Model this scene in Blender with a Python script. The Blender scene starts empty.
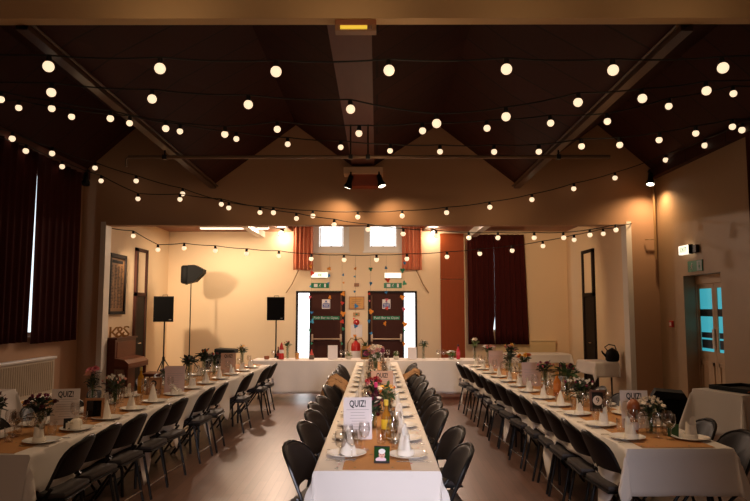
import bpy, bmesh, math, random
from mathutils import Vector, Matrix
R = math.radians
PI = math.pi
rnd = random.Random(7)
scene = bpy.context.scene
COL = scene.collection

# ------------------------------------------------------------------ materials
MATS = {}
def lin(c):
    return tuple(((v / 255) / 12.92 if v / 255 <= 0.04045 else ((v / 255 + 0.055) / 1.055) ** 2.4) for v in c)

def mat(name, rgb, rough=0.6, metal=0.0, noise=0.0, nscale=8.0, bump=0.0, bscale=60.0, spec=0.5, stretch=None, srgb=True):
    if name in MATS:
        return MATS[name]
    m = bpy.data.materials.new(name); m.use_nodes = True
    nt = m.node_tree; b = nt.nodes['Principled BSDF']
    c = lin(rgb) if srgb else rgb
    b.inputs['Base Color'].default_value = (*c, 1)
    b.inputs['Roughness'].default_value = rough
    b.inputs['Metallic'].default_value = metal
    b.inputs['Specular IOR Level'].default_value = spec
    if noise or bump:
        tc = nt.nodes.new('ShaderNodeTexCoord'); mp = nt.nodes.new('ShaderNodeMapping')
        nt.links.new(tc.outputs['Object'], mp.inputs['Vector'])
        if stretch: mp.inputs['Scale'].default_value = stretch
    if noise:
        n = nt.nodes.new('ShaderNodeTexNoise'); n.inputs['Scale'].default_value = nscale; n.inputs['Detail'].default_value = 5
        nt.links.new(mp.outputs['Vector'], n.inputs['Vector'])
        mx = nt.nodes.new('ShaderNodeMix'); mx.data_type = 'RGBA'
        nt.links.new(n.outputs['Fac'], mx.inputs[0])
        mx.inputs[6].default_value = (*[max(0, v * (1 - noise)) for v in c], 1)
        mx.inputs[7].default_value = (*[min(1, v * (1 + noise)) for v in c], 1)
        nt.links.new(mx.outputs[2], b.inputs['Base Color'])
    if bump:
        n2 = nt.nodes.new('ShaderNodeTexNoise'); n2.inputs['Scale'].default_value = bscale; n2.inputs['Detail'].default_value = 3
        nt.links.new(mp.outputs['Vector'], n2.inputs['Vector'])
        bp = nt.nodes.new('ShaderNodeBump'); bp.inputs['Strength'].default_value = bump; bp.inputs['Distance'].default_value = 0.01
        nt.links.new(n2.outputs['Fac'], bp.inputs['Height']); nt.links.new(bp.outputs['Normal'], b.inputs['Normal'])
    MATS[name] = m
    return m

def emit(name, rgb, strength):
    if name in MATS: return MATS[name]
    m = bpy.data.materials.new(name); m.use_nodes = True
    b = m.node_tree.nodes['Principled BSDF']
    b.inputs['Base Color'].default_value = (*rgb, 1)
    b.inputs['Emission Color'].default_value = (*rgb, 1)
    b.inputs['Emission Strength'].default_value = strength
    b.inputs['Roughness'].default_value = 0.4
    MATS[name] = m
    return m

def plank_mat(name, rgb, width, axis, var=0.25, rough=0.5, seam=0.5, length=None, grain=0.25, spec=0.5):
    """Boards laid side by side: brick texture over object space with wood grain."""
    m = bpy.data.materials.new(name); m.use_nodes = True
    nt = m.node_tree; b = nt.nodes['Principled BSDF']
    tc = nt.nodes.new('ShaderNodeTexCoord'); mp = nt.nodes.new('ShaderNodeMapping')
    nt.links.new(tc.outputs['Object'], mp.inputs['Vector'])
    mp.inputs['Rotation'].default_value = axis
    br = nt.nodes.new('ShaderNodeTexBrick')
    c = lin(rgb)
    br.inputs['Color1'].default_value = (*[v * (1 - var) for v in c], 1)
    br.inputs['Color2'].default_value = (*[v * (1 + var) for v in c], 1)
    br.inputs['Mortar'].default_value = (*[v * (1 - seam) for v in c], 1)
    br.inputs['Scale'].default_value = 1.0
    br.inputs['Mortar Size'].default_value = width * 0.03
    br.inputs['Mortar Smooth'].default_value = 0.3
    br.inputs['Brick Width'].default_value = length or 40.0
    br.inputs['Row Height'].default_value = width
    nt.links.new(mp.outputs['Vector'], br.inputs['Vector'])
    n = nt.nodes.new('ShaderNodeTexNoise'); n.inputs['Scale'].default_value = 3.0; n.inputs['Detail'].default_value = 6
    mp2 = nt.nodes.new('ShaderNodeMapping'); mp2.inputs['Scale'].default_value = (0.6, 12, 12)
    nt.links.new(mp.outputs['Vector'], mp2.inputs['Vector']); nt.links.new(mp2.outputs['Vector'], n.inputs['Vector'])
    rr = nt.nodes.new('ShaderNodeMapRange'); rr.inputs['To Min'].default_value = 1 - grain; rr.inputs['To Max'].default_value = 1 + grain
    nt.links.new(n.outputs['Fac'], rr.inputs['Value'])
    mx = nt.nodes.new('ShaderNodeVectorMath'); mx.operation = 'SCALE'
    nt.links.new(br.outputs['Color'], mx.inputs[0]); nt.links.new(rr.outputs['Result'], mx.inputs['Scale'])
    nt.links.new(mx.outputs[0], b.inputs['Base Color'])
    b.inputs['Roughness'].default_value = rough
    b.inputs['Specular IOR Level'].default_value = spec
    bp = nt.nodes.new('ShaderNodeBump'); bp.inputs['Strength'].default_value = 0.15; bp.inputs['Distance'].default_value = 0.004
    nt.links.new(br.outputs['Fac'], bp.inputs['Height']); bp.invert = True
    nt.links.new(bp.outputs['Normal'], b.inputs['Normal'])
    MATS[name] = m
    return m

def glass_mat(name, tint=(1, 1, 1), fac=0.12, rough=0.03):
    if name in MATS: return MATS[name]
    m = bpy.data.materials.new(name); m.use_nodes = True
    nt = m.node_tree; nt.nodes.clear()
    o = nt.nodes.new('ShaderNodeOutputMaterial'); mx = nt.nodes.new('ShaderNodeMixShader')
    t = nt.nodes.new('ShaderNodeBsdfTransparent'); t.inputs[0].default_value = (*tint, 1)
    g = nt.nodes.new('ShaderNodeBsdfGlossy'); g.inputs['Roughness'].default_value = rough
    lw = nt.nodes.new('ShaderNodeLayerWeight'); lw.inputs['Blend'].default_value = 0.35
    mr = nt.nodes.new('ShaderNodeMapRange'); mr.inputs['To Min'].default_value = fac * 0.5; mr.inputs['To Max'].default_value = min(1, fac * 3.2)
    nt.links.new(lw.outputs['Facing'], mr.inputs['Value']); nt.links.new(mr.outputs['Result'], mx.inputs[0])
    nt.links.new(t.outputs[0], mx.inputs[1]); nt.links.new(g.outputs[0], mx.inputs[2]); nt.links.new(mx.outputs[0], o.inputs[0])
    MATS[name] = m
    return m

M_wall = mat('painted_plaster', (178, 138, 104), 0.75, noise=0.06, nscale=1.2, bump=0.08, bscale=40)
M_wallb = mat('cream_plaster', (236, 209, 172), 0.7, noise=0.05, nscale=1.0, bump=0.06, bscale=40)
M_wallr = mat('painted_blockwork', (160, 130, 98), 0.55, noise=0.07, nscale=2.0, bump=0.15, bscale=14)
M_white = mat('white_gloss_paint', (228, 220, 208), 0.4, noise=0.03)
M_beam = mat('beam_plaster', (205, 172, 128), 0.7, noise=0.05, nscale=2)
M_ceil = plank_mat('dark_ceiling_boards', (60, 25, 17), 0.62, (0, 0, 0), var=0.12, rough=0.7, seam=0.6, grain=0.2, spec=0.2)
M_soffit = mat('brown_beam_wood', (98, 54, 41), 0.6, noise=0.15, nscale=5, stretch=(6, .6, 6))
M_purlin = mat('purlin_wood', (84, 60, 46), 0.35, noise=0.12, nscale=5, stretch=(6, .6, 6))
M_stageceil = plank_mat('stage_ceiling_boards', (140, 82, 52), 0.28, (0, 0, 0), var=0.12, rough=0.5, seam=0.5)
M_floor = plank_mat('wood_strip_floor', (100, 73, 62), 0.085, (0, 0, PI / 2), var=0.16, rough=0.36, seam=0.45, length=0.9, grain=0.22, spec=0.4)
M_cloth = mat('white_cotton_cloth', (226, 216, 206), 0.85, noise=0.04, nscale=5, bump=0.05, bscale=220, spec=0.2)
M_napkin = mat('napkin_linen', (238, 228, 212), 0.9, noise=0.03, bump=0.05, bscale=150, spec=0.2)
M_kraft = mat('kraft_paper', (190, 138, 88), 0.8, noise=0.07, nscale=12, spec=0.2)
M_paper = mat('white_card', (232, 222, 218), 0.7)
M_ink = mat('black_ink', (28, 25, 24), 0.8)
M_inkgrey = mat('grey_ink', (165, 155, 150), 0.8)
M_china = mat('white_china', (235, 230, 222), 0.18, noise=0.01)
M_black = mat('black_plastic', (8, 8, 8), 0.6, noise=0.1, nscale=20, spec=.2)
M_blackm = mat('black_metal', (18, 18, 19), 0.35, metal=0.3)
M_cable = mat('black_rubber', (14, 13, 12), 0.6)
M_vinyl = mat('dark_brown_vinyl', (30, 23, 21), 0.5, noise=0.12, nscale=12, bump=0.06, bscale=120, spec=0.22)
M_seat = mat('dark_seat_fabric', (48, 39, 36), 0.65, noise=0.1, nscale=30)
M_tube = mat('worn_steel_tube', (22, 20, 20), 0.32, metal=0.3)
M_chrome = mat('steel', (190, 185, 178), 0.22, metal=1.0)
M_curtain = mat('maroon_velvet', (64, 20, 17), 0.9, noise=0.15, nscale=6, stretch=(8, 8, .5), spec=0.15)
M_curtain2 = mat('dark_maroon_velvet', (66, 26, 24), 0.9, noise=0.15, nscale=6, stretch=(8, 8, .5), spec=0.15)
M_curtain3 = mat('salmon_curtain', (216, 132, 98), 0.85, noise=0.12, nscale=8, stretch=(8, 8, .5), spec=0.2)
M_piano = mat('walnut_veneer', (92, 44, 25), 0.4, spec=.25, noise=0.25, nscale=6, stretch=(1, 1, 6))
M_door = mat('dark_door_wood', (66, 34, 25), 0.6, noise=0.2, nscale=6, spec=.15, stretch=(8, 8, .6))
M_doorframe = mat('dark_frame_paint', (28, 19, 16), 0.6, spec=.2)
M_ply = mat('orange_plywood', (150, 68, 28), 0.55, noise=0.12, nscale=4, spec=.2, stretch=(6, 1, .8))
M_beige = mat('beige_door_paint', (188, 156, 122), 0.5, noise=0.04)
M_oak = mat('oak_wood', (158, 108, 66), 0.5, noise=0.2, nscale=10, stretch=(1, 6, 1))
M_green = mat('safety_green', (12, 120, 76), 0.4)
M_blue = mat('safety_blue', (40, 70, 150), 0.4)
M_red = mat('extinguisher_red', (196, 40, 32), 0.3)
M_gold = mat('brass_plate', (176, 124, 58), 0.35, metal=0.5, noise=0.2, nscale=14)
M_leaf = mat('green_leaf', (58, 82, 40), 0.6, noise=0.3, nscale=20)
M_leafd = mat('dark_green_leaf', (34, 46, 28), 0.6, noise=0.3, nscale=20)
M_leafl = mat('pale_green_leaf', (112, 138, 74), 0.6, noise=0.3, nscale=20)
M_stem = mat('green_stem', (70, 96, 46), 0.6)
M_glass = glass_mat('clear_glass', (0.995, 0.99, 0.985), 0.13)
M_vase = glass_mat('vase_glass', (0.93, 0.95, 0.93), 0.13)
M_shade = mat('dark_void', (12, 10, 9), 0.9)
M_copper = mat('amber_pot', (150, 82, 44), 0.35, noise=0.1)
M_jacket = mat('tan_fur', (168, 128, 90), 0.95, noise=0.35, nscale=40, bump=0.8, bscale=60, spec=0.1)
M_bulb = emit('lit_warm_bulb', (1.0, 0.735, 0.48), 1.16)
M_day = emit('daylight_pane', (0.93, 0.97, 1.0), 2.6)
M_slit = emit('daylight_window', (0.80, 0.92, 1.0), 1.6)
M_cyan = emit('cyan_lit_pane', (0.06, 0.50, 0.62), 0.62)
M_exit = emit('lit_exit_panel', (1.0, 0.97, 0.78), 1.1)
M_tubey = emit('dim_yellow_tube', (1.0, 0.66, 0.06), 0.62)
M_spot = emit('lit_spot_lens', (1.0, 0.88, 0.66), 6.0)
M_fluo = emit('lit_fluorescent_tube', (1.0, 0.86, 0.66), 2.4)
for n in ('lit_warm_bulb', 'lit_spot_lens', 'lit_exit_panel', 'dim_yellow_tube'):
    MATS[n].cycles.emission_sampling = 'NONE'

# ------------------------------------------------------------------ mesh helpers
class MB:
    def __init__(s): s.bm = bmesh.new()
    def box(s, x0, x1, y0, y1, z0, z1, bev=0.0, mx=None):
        vs = [s.bm.verts.new(p) for p in ((x0, y0, z0), (x1, y0, z0), (x1, y1, z0), (x0, y1, z0), (x0, y0, z1), (x1, y0, z1), (x1, y1, z1), (x0, y1, z1))]
        fs = [s.bm.faces.new([vs[i] for i in q]) for q in ((3, 2, 1, 0), (4, 5, 6, 7), (0, 1, 5, 4), (1, 2, 6, 5), (2, 3, 7, 6), (3, 0, 4, 7))]
        if bev:
            es = list({e for f in fs for e in f.edges})
            r = bmesh.ops.bevel(s.bm, geom=es, offset=bev, segments=2, affect='EDGES', profile=0.5)
            vs = list({v for f in r['faces'] for v in f.verts} | {v for v in vs if v.is_valid})
        if mx is not None: bmesh.ops.transform(s.bm, matrix=mx, verts=[v for v in vs if v.is_valid])
        return s
    def tube(s, pts, r, n=8, cap=True):
        pts = [Vector(p) for p in pts]; rings = []
        rs = r if isinstance(r, (list, tuple)) else [r] * len(pts)
        up = None
        for i, p in enumerate(pts):
            d = (pts[min(i + 1, len(pts) - 1)] - pts[max(i - 1, 0)]).normalized()
            if up is None:
                up = Vector((0, 0, 1)) if abs(d.z) < 0.95 else Vector((1, 0, 0))
            a = d.cross(up)
            if a.length < 1e-5: a = d.cross(Vector((0, 1, 0)))
            a.normalize(); b = a.cross(d).normalized(); up = b
            rings.append([s.bm.verts.new(p + (a * math.cos(2 * PI * k / n) + b * math.sin(2 * PI * k / n)) * rs[i]) for k in range(n)])
        for A, B in zip(rings, rings[1:]):
            for k in range(n):
                s.bm.faces.new((A[k], A[(k + 1) % n], B[(k + 1) % n], B[k]))
        if cap:
            s.bm.faces.new(rings[0][::-1]); s.bm.faces.new(rings[-1])
        return s
    def lathe(s, prof, n=20, c=(0, 0, 0), mx=None):
        rings = []; allv = []
        for r, z in prof:
            if r < 1e-6:
                v = s.bm.verts.new((c[0], c[1], c[2] + z)); rings.append([v]); allv.append(v)
            else:
                ring = [s.bm.verts.new((c[0] + r * math.cos(2 * PI * k / n), c[1] + r * math.sin(2 * PI * k / n), c[2] + z)) for k in range(n)]
                rings.append(ring); allv += ring
        for A, B in zip(rings, rings[1:]):
            if len(A) == 1 and len(B) == 1: continue
            for k in range(n):
                k2 = (k + 1) % n
                if len(A) == 1: s.bm.faces.new((A[0], B[k2], B[k]))
                elif len(B) == 1: s.bm.faces.new((A[k], A[k2], B[0]))
                else: s.bm.faces.new((A[k], A[k2], B[k2], B[k]))
        if mx is not None: bmesh.ops.transform(s.bm, matrix=mx, verts=allv)
        return s
    def prism(s, poly, y0, y1, axis='y'):
        """poly of (a, b): extruded along axis; axis y: (x,z); axis x: (y,z); axis z: (x,y)"""
        def P(a, b, t):
            return (a, t, b) if axis == 'y' else ((t, a, b) if axis == 'x' else (a, b, t))
        A = [s.bm.verts.new(P(a, b, y0)) for a, b in poly]; B = [s.bm.verts.new(P(a, b, y1)) for a, b in poly]
        s.bm.faces.new(A[::-1]); s.bm.faces.new(B)
        for i in range(len(poly)):
            j = (i + 1) % len(poly); s.bm.faces.new((A[i], A[j], B[j], B[i]))
        return s
    def grid(s, rows):
        V = [[s.bm.verts.new(p) for p in r] for r in rows]
        for A, B in zip(V, V[1:]):
            for k in range(len(A) - 1):
                try: s.bm.faces.new((A[k], A[k + 1], B[k + 1], B[k]))
                except ValueError: pass
        return s
    def mesh(s, name, material, smooth=False, angle=40):
        bmesh.ops.recalc_face_normals(s.bm, faces=s.bm.faces)
        me = bpy.data.meshes.new(name); s.bm.to_mesh(me); s.bm.free()
        for m in (material if isinstance(material, (list, tuple)) else [material]): me.materials.append(m)
        if smooth:
            for p in me.polygons: p.use_smooth = True
            try: me.set_sharp_from_angle(angle=R(angle))
            except Exception: pass
        return me
    def build(s, name, material, parent=None, smooth=False, loc=(0, 0, 0), rot=(0, 0, 0), angle=40):
        return link(name, s.mesh(name, material, smooth, angle), parent, loc, rot)

def link(name, me, parent=None, loc=(0, 0, 0), rot=(0, 0, 0)):
    o = bpy.data.objects.new(name, me); COL.objects.link(o)
    o.location = loc; o.rotation_euler = rot
    if parent is not None: o.parent = parent
    return o

def tag(o, label, cat, group=None, kind=None):
    o['label'] = label; o['category'] = cat
    if group: o['group'] = group
    if kind: o['kind'] = kind
    return o

def thing(name, label, cat, loc=(0, 0, 0), rz=0.0, group=None):
    o = bpy.data.objects.new(name, None); COL.objects.link(o)
    o.location = loc; o.rotation_euler = (0, 0, rz); o.empty_display_size = 0.1
    return tag(o, label, cat, group)

def struct(o, label=None, cat=None):
    o['kind'] = 'structure'
    if label: o['label'] = label
    if cat: o['category'] = cat
    return o

def dup(root, loc, rz=0.0, label=None, group=None, scale=None):
    """a copy of a thing, with its parts and their sub-parts"""
    c = root.copy(); COL.objects.link(c); c.location = loc; c.rotation_euler = (0, 0, rz)
    if scale: c.scale = scale
    if label: c['label'] = label
    if group: c['group'] = group
    for ch in list(root.children):
        d = ch.copy(); COL.objects.link(d); d.parent = c
        for g in list(ch.children):
            e = g.copy(); COL.objects.link(e); e.parent = d
    return c

def text_mesh(s, size, mat_, depth=0.001, align='CENTER', off=0.0):
    cu = bpy.data.curves.new('lettering', 'FONT'); cu.body = s; cu.size = size; cu.extrude = depth; cu.offset = off
    cu.align_x = align; cu.align_y = 'CENTER'; cu.resolution_u = 2
    o = bpy.data.objects.new('lettering_source', cu); COL.objects.link(o)
    bpy.context.view_layer.update()
    me = bpy.data.meshes.new_from_object(o.evaluated_get(bpy.context.evaluated_depsgraph_get()))
    bpy.data.objects.remove(o); bpy.data.curves.remove(cu)
    me.materials.clear(); me.materials.append(mat_); me.name = 'lettering'
    return me

ORD = 'first second third fourth fifth sixth seventh eighth ninth tenth eleventh twelfth thirteenth fourteenth fifteenth sixteenth seventeenth eighteenth'.split()

# ------------------------------------------------------------------ camera
cam = bpy.data.cameras.new('camera'); co = bpy.data.objects.new('camera', cam); COL.objects.link(co)
cam.sensor_width = 36; cam.lens = 650 / 750 * 36; cam.clip_start = 0.05
co.location = (0, 0, 1.725); co.rotation_euler = (PI / 2 + math.atan(59.5 / 650), 0, math.atan(2 / 650))
scene.camera = co

# ------------------------------------------------------------------ the room
XL, XR = -5.5, 5.2          # hall side walls
YP = 12.0                   # hall face of the stage wall
PROF = [(-5.5, 4.3), (-4.55, 5.15), (-3.06, 4.06), (-1.53, 5.2), (-0.47, 4.42), (-0.05, 4.42), (1.15, 5.2), (2.61, 4.06), (4.16, 5.2), (5.2, 4.3)]
struct(MB().box(-5.9, 5.9, -2.2, 16.2, -0.12, 0).build('floor', M_floor), 'brown wood strip floor running the length of the hall', 'floor')
c = MB()
PROFN = [(-5.5, 4.3), (-4.6, 5.15), (-3.16, 4.30), (-1.53, 5.2), (-0.47, 4.42), (-0.05, 4.42), (1.15, 5.2), (2.75, 4.28), (4.2, 5.2), (5.2, 4.3)]
A_ = [c.bm.verts.new((x, 5.55, z)) for x, z in PROFN]; B_ = [c.bm.verts.new((x, YP, z)) for x, z in PROF]
A2 = [c.bm.verts.new((x, 5.55, 5.5)) for x, z in PROFN]; B2 = [c.bm.verts.new((x, YP, 5.5)) for x, z in PROF]
for k in range(len(PROF) - 1):
    c.bm.faces.new((A_[k], A_[k + 1], B_[k + 1], B_[k])); c.bm.faces.new((A2[k], B2[k], B2[k + 1], A2[k + 1]))
struct(c.build('ceiling', M_ceil), 'dark boarded folded ceiling over the hall', 'ceiling')
struct(MB().box(XL, XR, -2.2, 5.44, 4.9, 5.1).build('ceiling', M_beam), 'flat ceiling behind the cross beam above the camera', 'ceiling')
struct(MB().box(XL, XR, 5.44, 5.57, 4.25, 5.2).build('trim_1', M_beam), 'tan plastered cross beam along the top edge', 'beam')
struct(MB().box(-0.47, -0.05, 5.57, 11.9, 4.395, 4.43).build('trim_2', M_soffit), 'brown boarded soffit of the central ceiling beam', 'beam')
for i, (xn, zn, x, s_) in enumerate(((-3.16, 4.28, -3.06, 'dark curtain'), (2.75, 4.26, 2.61, 'blue-paned door'))):
    b = MB(); q = 1 if x < 0 else -1
    b.grid([[(x0 + dx, y0, z0 + dz) for dx, dz in ((-.055, .02), (-.055, -.07), (.055, -.07), (.055, .02), (-.055, .02))] for x0, y0, z0 in ((xn, 5.57, zn), (x, 11.99, 4.055))])
    b.tube([(xn + q * .085, 5.57, zn - .02), (x + q * .085, 11.98, 4.03)], .014, 6)
    struct(b.build('trim_%d' % (3 + i), M_purlin), 'long valley beam under the ceiling on the %s side' % s_, 'beam')
for i, (x, s_) in enumerate(((-5.5, 'dark curtain'), (5.2, 'blue-paned door'))):
    sg = 1 if x < 0 else -1
    struct(MB().box(min(x, x + sg * .12), max(x, x + sg * .12), 5.57, 12.0, 4.16, 4.34).build('trim_%d' % (5 + i), M_soffit if x < 0 else M_ceil), 'wooden wall plate above the wall on the %s side' % s_, 'beam')
struct(MB().box(-5.9, 5.9, -2.4, -2.2, 0, 5.1).build('wall_rear', M_wall), 'plain end wall behind the camera', 'wall')

# left hall wall with a window behind the dark curtains
w = MB()
w.box(-5.7, XL, -2.2, 8.9, 0, 4.9); w.box(-5.7, XL, 11.2, 12.3, 0, 4.9); w.box(-5.7, XL, 8.9, 11.2, 0, 1.3); w.box(-5.7, XL, 8.9, 11.2, 4.0, 4.9)
struct(w.build('wall_left', M_wall), 'plastered hall wall behind the dark curtains', 'wall')
wn = MB()
for y in (8.9, 10.02, 11.13): wn.box(-5.66, -5.58, y, y + .07, 1.3, 4.0)
for z in (1.3, 3.93): wn.box(-5.66, -5.58, 8.9, 11.2, z, z + .07)
wo = struct(wn.build('window_1', M_white), 'tall window behind the dark curtains showing a slit of daylight', 'window')
MB().box(-5.63, -5.62, 8.9, 11.2, 1.3, 4.0).build('pane', M_slit, wo)
# right hall wall with the recessed door
w = MB()
w.box(XR, 5.7, -2.2, 9.85, 0, 4.9); w.box(XR, 5.7, 11.05, 12.3, 0, 4.9); w.box(XR, 5.7, 9.85, 11.05, 2.3, 4.9)
struct(w.build('wall_right', M_wallr), 'beige blockwork wall around the blue-paned door', 'wall')
# stage wall (gable) with the wide opening
w = MB()
w.box(XL - .1, -5.05, YP, YP + .22, 0, 3.32); w.box(4.63, XR + .1, YP, YP + .22, 0, 3.32)
w.box(XL - .1, XR + .1, YP, YP + .22, 3.32, 5.4)
struct(w.build('wall_front', M_wall), 'gable wall above and beside the wide stage opening', 'wall')
for i, x in enumerate((-5.05, 4.63)):
    sg = -1 if x < 0 else 1
    b = MB(); b.box(min(x, x + sg * .085), max(x, x + sg * .085), YP - .02, YP + .02, 0, 3.36)
    b.box(min(x, x - sg * .012), max(x, x - sg * .012), YP - .02, YP + .23, 0, 3.32)
    struct(b.build('trim_%d' % (7 + i), M_white), 'white painted jamb of the stage opening on the %s side' % ('piano' if x < 0 else 'small white table'), 'jamb')
struct(MB().box(-5.05, 4.63, YP - .015, YP + .225, 3.30, 3.325).build('trim_9', M_wall), 'thin edge board under the stage opening header', 'trim')
struct(MB().box(4.72, 5.2, YP - .025, YP, 0, .16).build('baseboard_front', M_doorframe), 'dark skirting at foot of the stage wall', 'skirting')
b = MB(); b.box(5.175, 5.2, 11.05, 11.97, 0, .16); b.box(5.175, 5.2, 4, 9.85, 0, .16)
struct(b.build('baseboard_right', M_doorframe), 'dark skirting along the beige blockwork wall', 'skirting')

# stage room
YB = 16.0
w = MB(); w.box(-5.4, -5.15, YP + .22, YB + .2, 0, 4.0)
struct(w.build('wall_stage_left', M_wallb), 'warm cream wall behind the piano', 'wall')
w = MB(); w.box(4.68, 4.95, YP + .22, YB + .2, 0, 4.0)
struct(w.build('wall_stage_right', M_wallb), 'warm cream wall behind the small white table', 'wall')
# back wall with openings
w = MB()
ops = [(-1.99, -0.78, 0, 2.19), (-0.22, 0.98, 0, 2.19), (-1.58, -0.69, 3.17, 3.84), (-0.32, 0.62, 3.17, 3.84), (2.5, 3.5, 1.2, 3.3)]
xs = sorted({-5.4, 4.95, *[o[0] for o in ops], *[o[1] for o in ops]})
for a, b_ in zip(xs, xs[1:]):
    cuts = sorted([(o[2], o[3]) for o in ops if o[0] <= a + 1e-6 and o[1] >= b_ - 1e-6])
    z = 0
    for z0, z1 in cuts:
        if z0 > z: w.box(a, b_, YB, YB + .2, z, z0)
        z = z1
    w.box(a, b_, YB, YB + .2, z, 4.0)
struct(w.build('wall_back', M_wallb), 'warm cream wall at the far end with fire doors', 'wall')
c = MB(); c.box(-5.4, -2.12, YP + .22, YB + .2, 3.66, 3.8); c.box(1.16, 4.95, YP + .22, YB + .2, 3.66, 3.8); c.box(-2.12, 1.16, YP + .22, 14.2, 3.66, 3.8); c.box(-2.12, 1.16, 14.2, YB + .2, 3.95, 4.05); c.box(-2.13, -2.1, 14.2, YB, 3.66, 4.0); c.box(1.14, 1.17, 14.2, YB, 3.66, 4.0)
struct(c.build('ceiling', M_stageceil), 'low brown boarded ceiling over the stage room', 'ceiling')
for i, x in enumerate((-2.85, 2.35)):
    struct(MB().box(x - .08, x + .08, YP + .3, YB, 3.50, 3.66).build('trim_%d' % (10 + i), M_white), 'white boxed ceiling joist on the %s side of stage room' % ('loudspeaker' if x < 0 else 'long maroon curtain'), 'joist')
# high windows
for i, (x0, x1) in enumerate(((-1.58, -0.69), (-0.32, 0.62))):
    f = MB(); t = .15
    f.box(x0, x0 + t, YB - .02, YB + .1, 3.17, 3.84); f.box(x1 - t, x1, YB - .02, YB + .1, 3.17, 3.84)
    f.box(x0, x1, YB - .05, YB + .1, 3.17, 3.17 + .11); f.box(x0, x1, YB - .05, YB + .1, 3.78, 3.84)
    ix0, ix1 = x0 + .16, x1 - .16
    f.box(ix0, ix0 + .03, YB - .01, YB + .06, 3.27, 3.76); f.box(ix1 - .03, ix1, YB - .01, YB + .06, 3.27, 3.76)
    f.box(ix0, ix1, YB - .01, YB + .06, 3.27, 3.3); f.box((x0 + x1) / 2 - .012, (x0 + x1) / 2 + .012, YB - .01, YB + .06, 3.27, 3.76)
    f.box(x0 - .03, x1 + .03, YB - .10, YB, 3.13, 3.17)
    wo = struct(f.build('window_%d' % (2 + i), M_white), 'small high white window above fire door on %s side' % ('left' if i == 0 else 'right'), 'window')
    MB().box(x0, x1, YB + .05, YB + .06, 3.17, 3.84).build('pane', M_day, wo)
f = MB()
for x in (2.5, 3.45): f.box(x, x + .05, YB + .05, YB + .12, 1.2, 3.3)
for z in (1.2, 3.25): f.box(2.5, 3.5, YB + .05, YB + .12, z, z + .05)
wo = struct(f.build('window_4', M_white), 'window hidden behind the long maroon curtain', 'window')
MB().box(2.5, 3.5, YB + .08, YB + .09, 1.2, 3.3).build('pane', M_slit, wo)

# fire doors
def fire_door(n, x0, x1, gx0, gx1, lx0, lx1, side):
    f = MB()
    f.box(x0, x0 + .05, YB - .04, YB + .12, 0, 2.19); f.box(x1 - .05, x1, YB - .04, YB + .12, 0, 2.19); f.box(x0, x1, YB - .04, YB + .12, 2.14, 2.19)
    d = struct(f.build('door_%d' % n, M_doorframe), 'dark fire door with glowing side pane, %s of the plaque' % side, 'door')
    mx_ = gx1 if gx1 < lx0 else lx1
    MB().box(mx_, mx_ + .03, YB - .02, YB + .1, 0, 2.14).build('mullion', M_doorframe, d)
    MB().box(gx0, gx1, YB + .04, YB + .05, 0.05, 2.14).build('side_pane', M_day, d)
    leaf = MB().box(lx0, lx1, YB + .0, YB + .05, .01, 2.14, .004).build('leaf', M_door, d)
    p = MB(); p.tube([(lx0 + .04, YB - .06, 1.02), (lx1 - .04, YB - .06, 1.02)], .02, 8)
    p.box(lx0 + .02, lx0 + .07, YB - .08, YB, .96, 1.14, .008); p.box(lx1 - .07, lx1 - .02, YB - .08, YB, .96, 1.14, .008)
    p.build('panic_bar', mat('bar_silver', (200, 170, 140), .35, metal=.4), d, True)
    rx = lx1 - .045 if side == 'left' else lx0 + .045
    r = MB(); r.tube([(rx, YB - .035, 1.1), (rx, YB - .035, 2.08)], .013, 6); r.tube([(rx, YB - .035, .06), (rx, YB - .035, .98)], .013, 6)
    r.build('bolt_rod', mat('rod_bronze', (120, 84, 60), .4, metal=.3), d, True)
    cx = (lx0 + lx1) / 2 + (-.02 if side == 'left' else 0)
    s_ = MB().box(cx - .33, cx + .33, YB - .006, YB + .001, 1.49, 1.575).build('push_bar_sign', M_green, d); s_['label'] = 'green strip sign'
    link('lettering', text_mesh('Push Bar to Open', .083, M_paper), s_, (cx, YB - .008, 1.533), (PI / 2, 0, 0))
    q = MB().box(cx - .1, cx + .1, YB - .006, YB + .001, 1.755, 1.985).build('notice', M_paper, d); q['label'] = 'white and blue notice'
    b_ = MB(); b_.box(cx - .085, cx + .085, YB - .009, YB - .005, 1.775, 1.885); b_.build('blue_field', M_blue, q)
    b_ = MB()
    for k in range(3): b_.box(cx - .07 + .012 * (k % 2), cx + .07 - .012 * (k % 2), YB - .011, YB - .008, 1.792 + k * .032, 1.804 + k * .032)
    b_.build('text_line', M_paper, q)
    b_ = MB(); b_.lathe([(0, 0), (.022, 0), (.022, .003), (0, .003)], 16, mx=Matrix.Translation((cx, YB - .006, 1.935)) @ Matrix.Rotation(PI / 2, 4, 'X')); b_.box(cx - .045, cx + .045, YB - .009, YB - .005, 1.892, 1.902)
    b_.build('symbol', M_blue, q)
fire_door(1, -1.985, -.784, -1.935, -1.655, -1.625, -.834, 'left')
fire_door(2, -.221, .98, .665, .93, -.171, .63, 'right')

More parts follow.
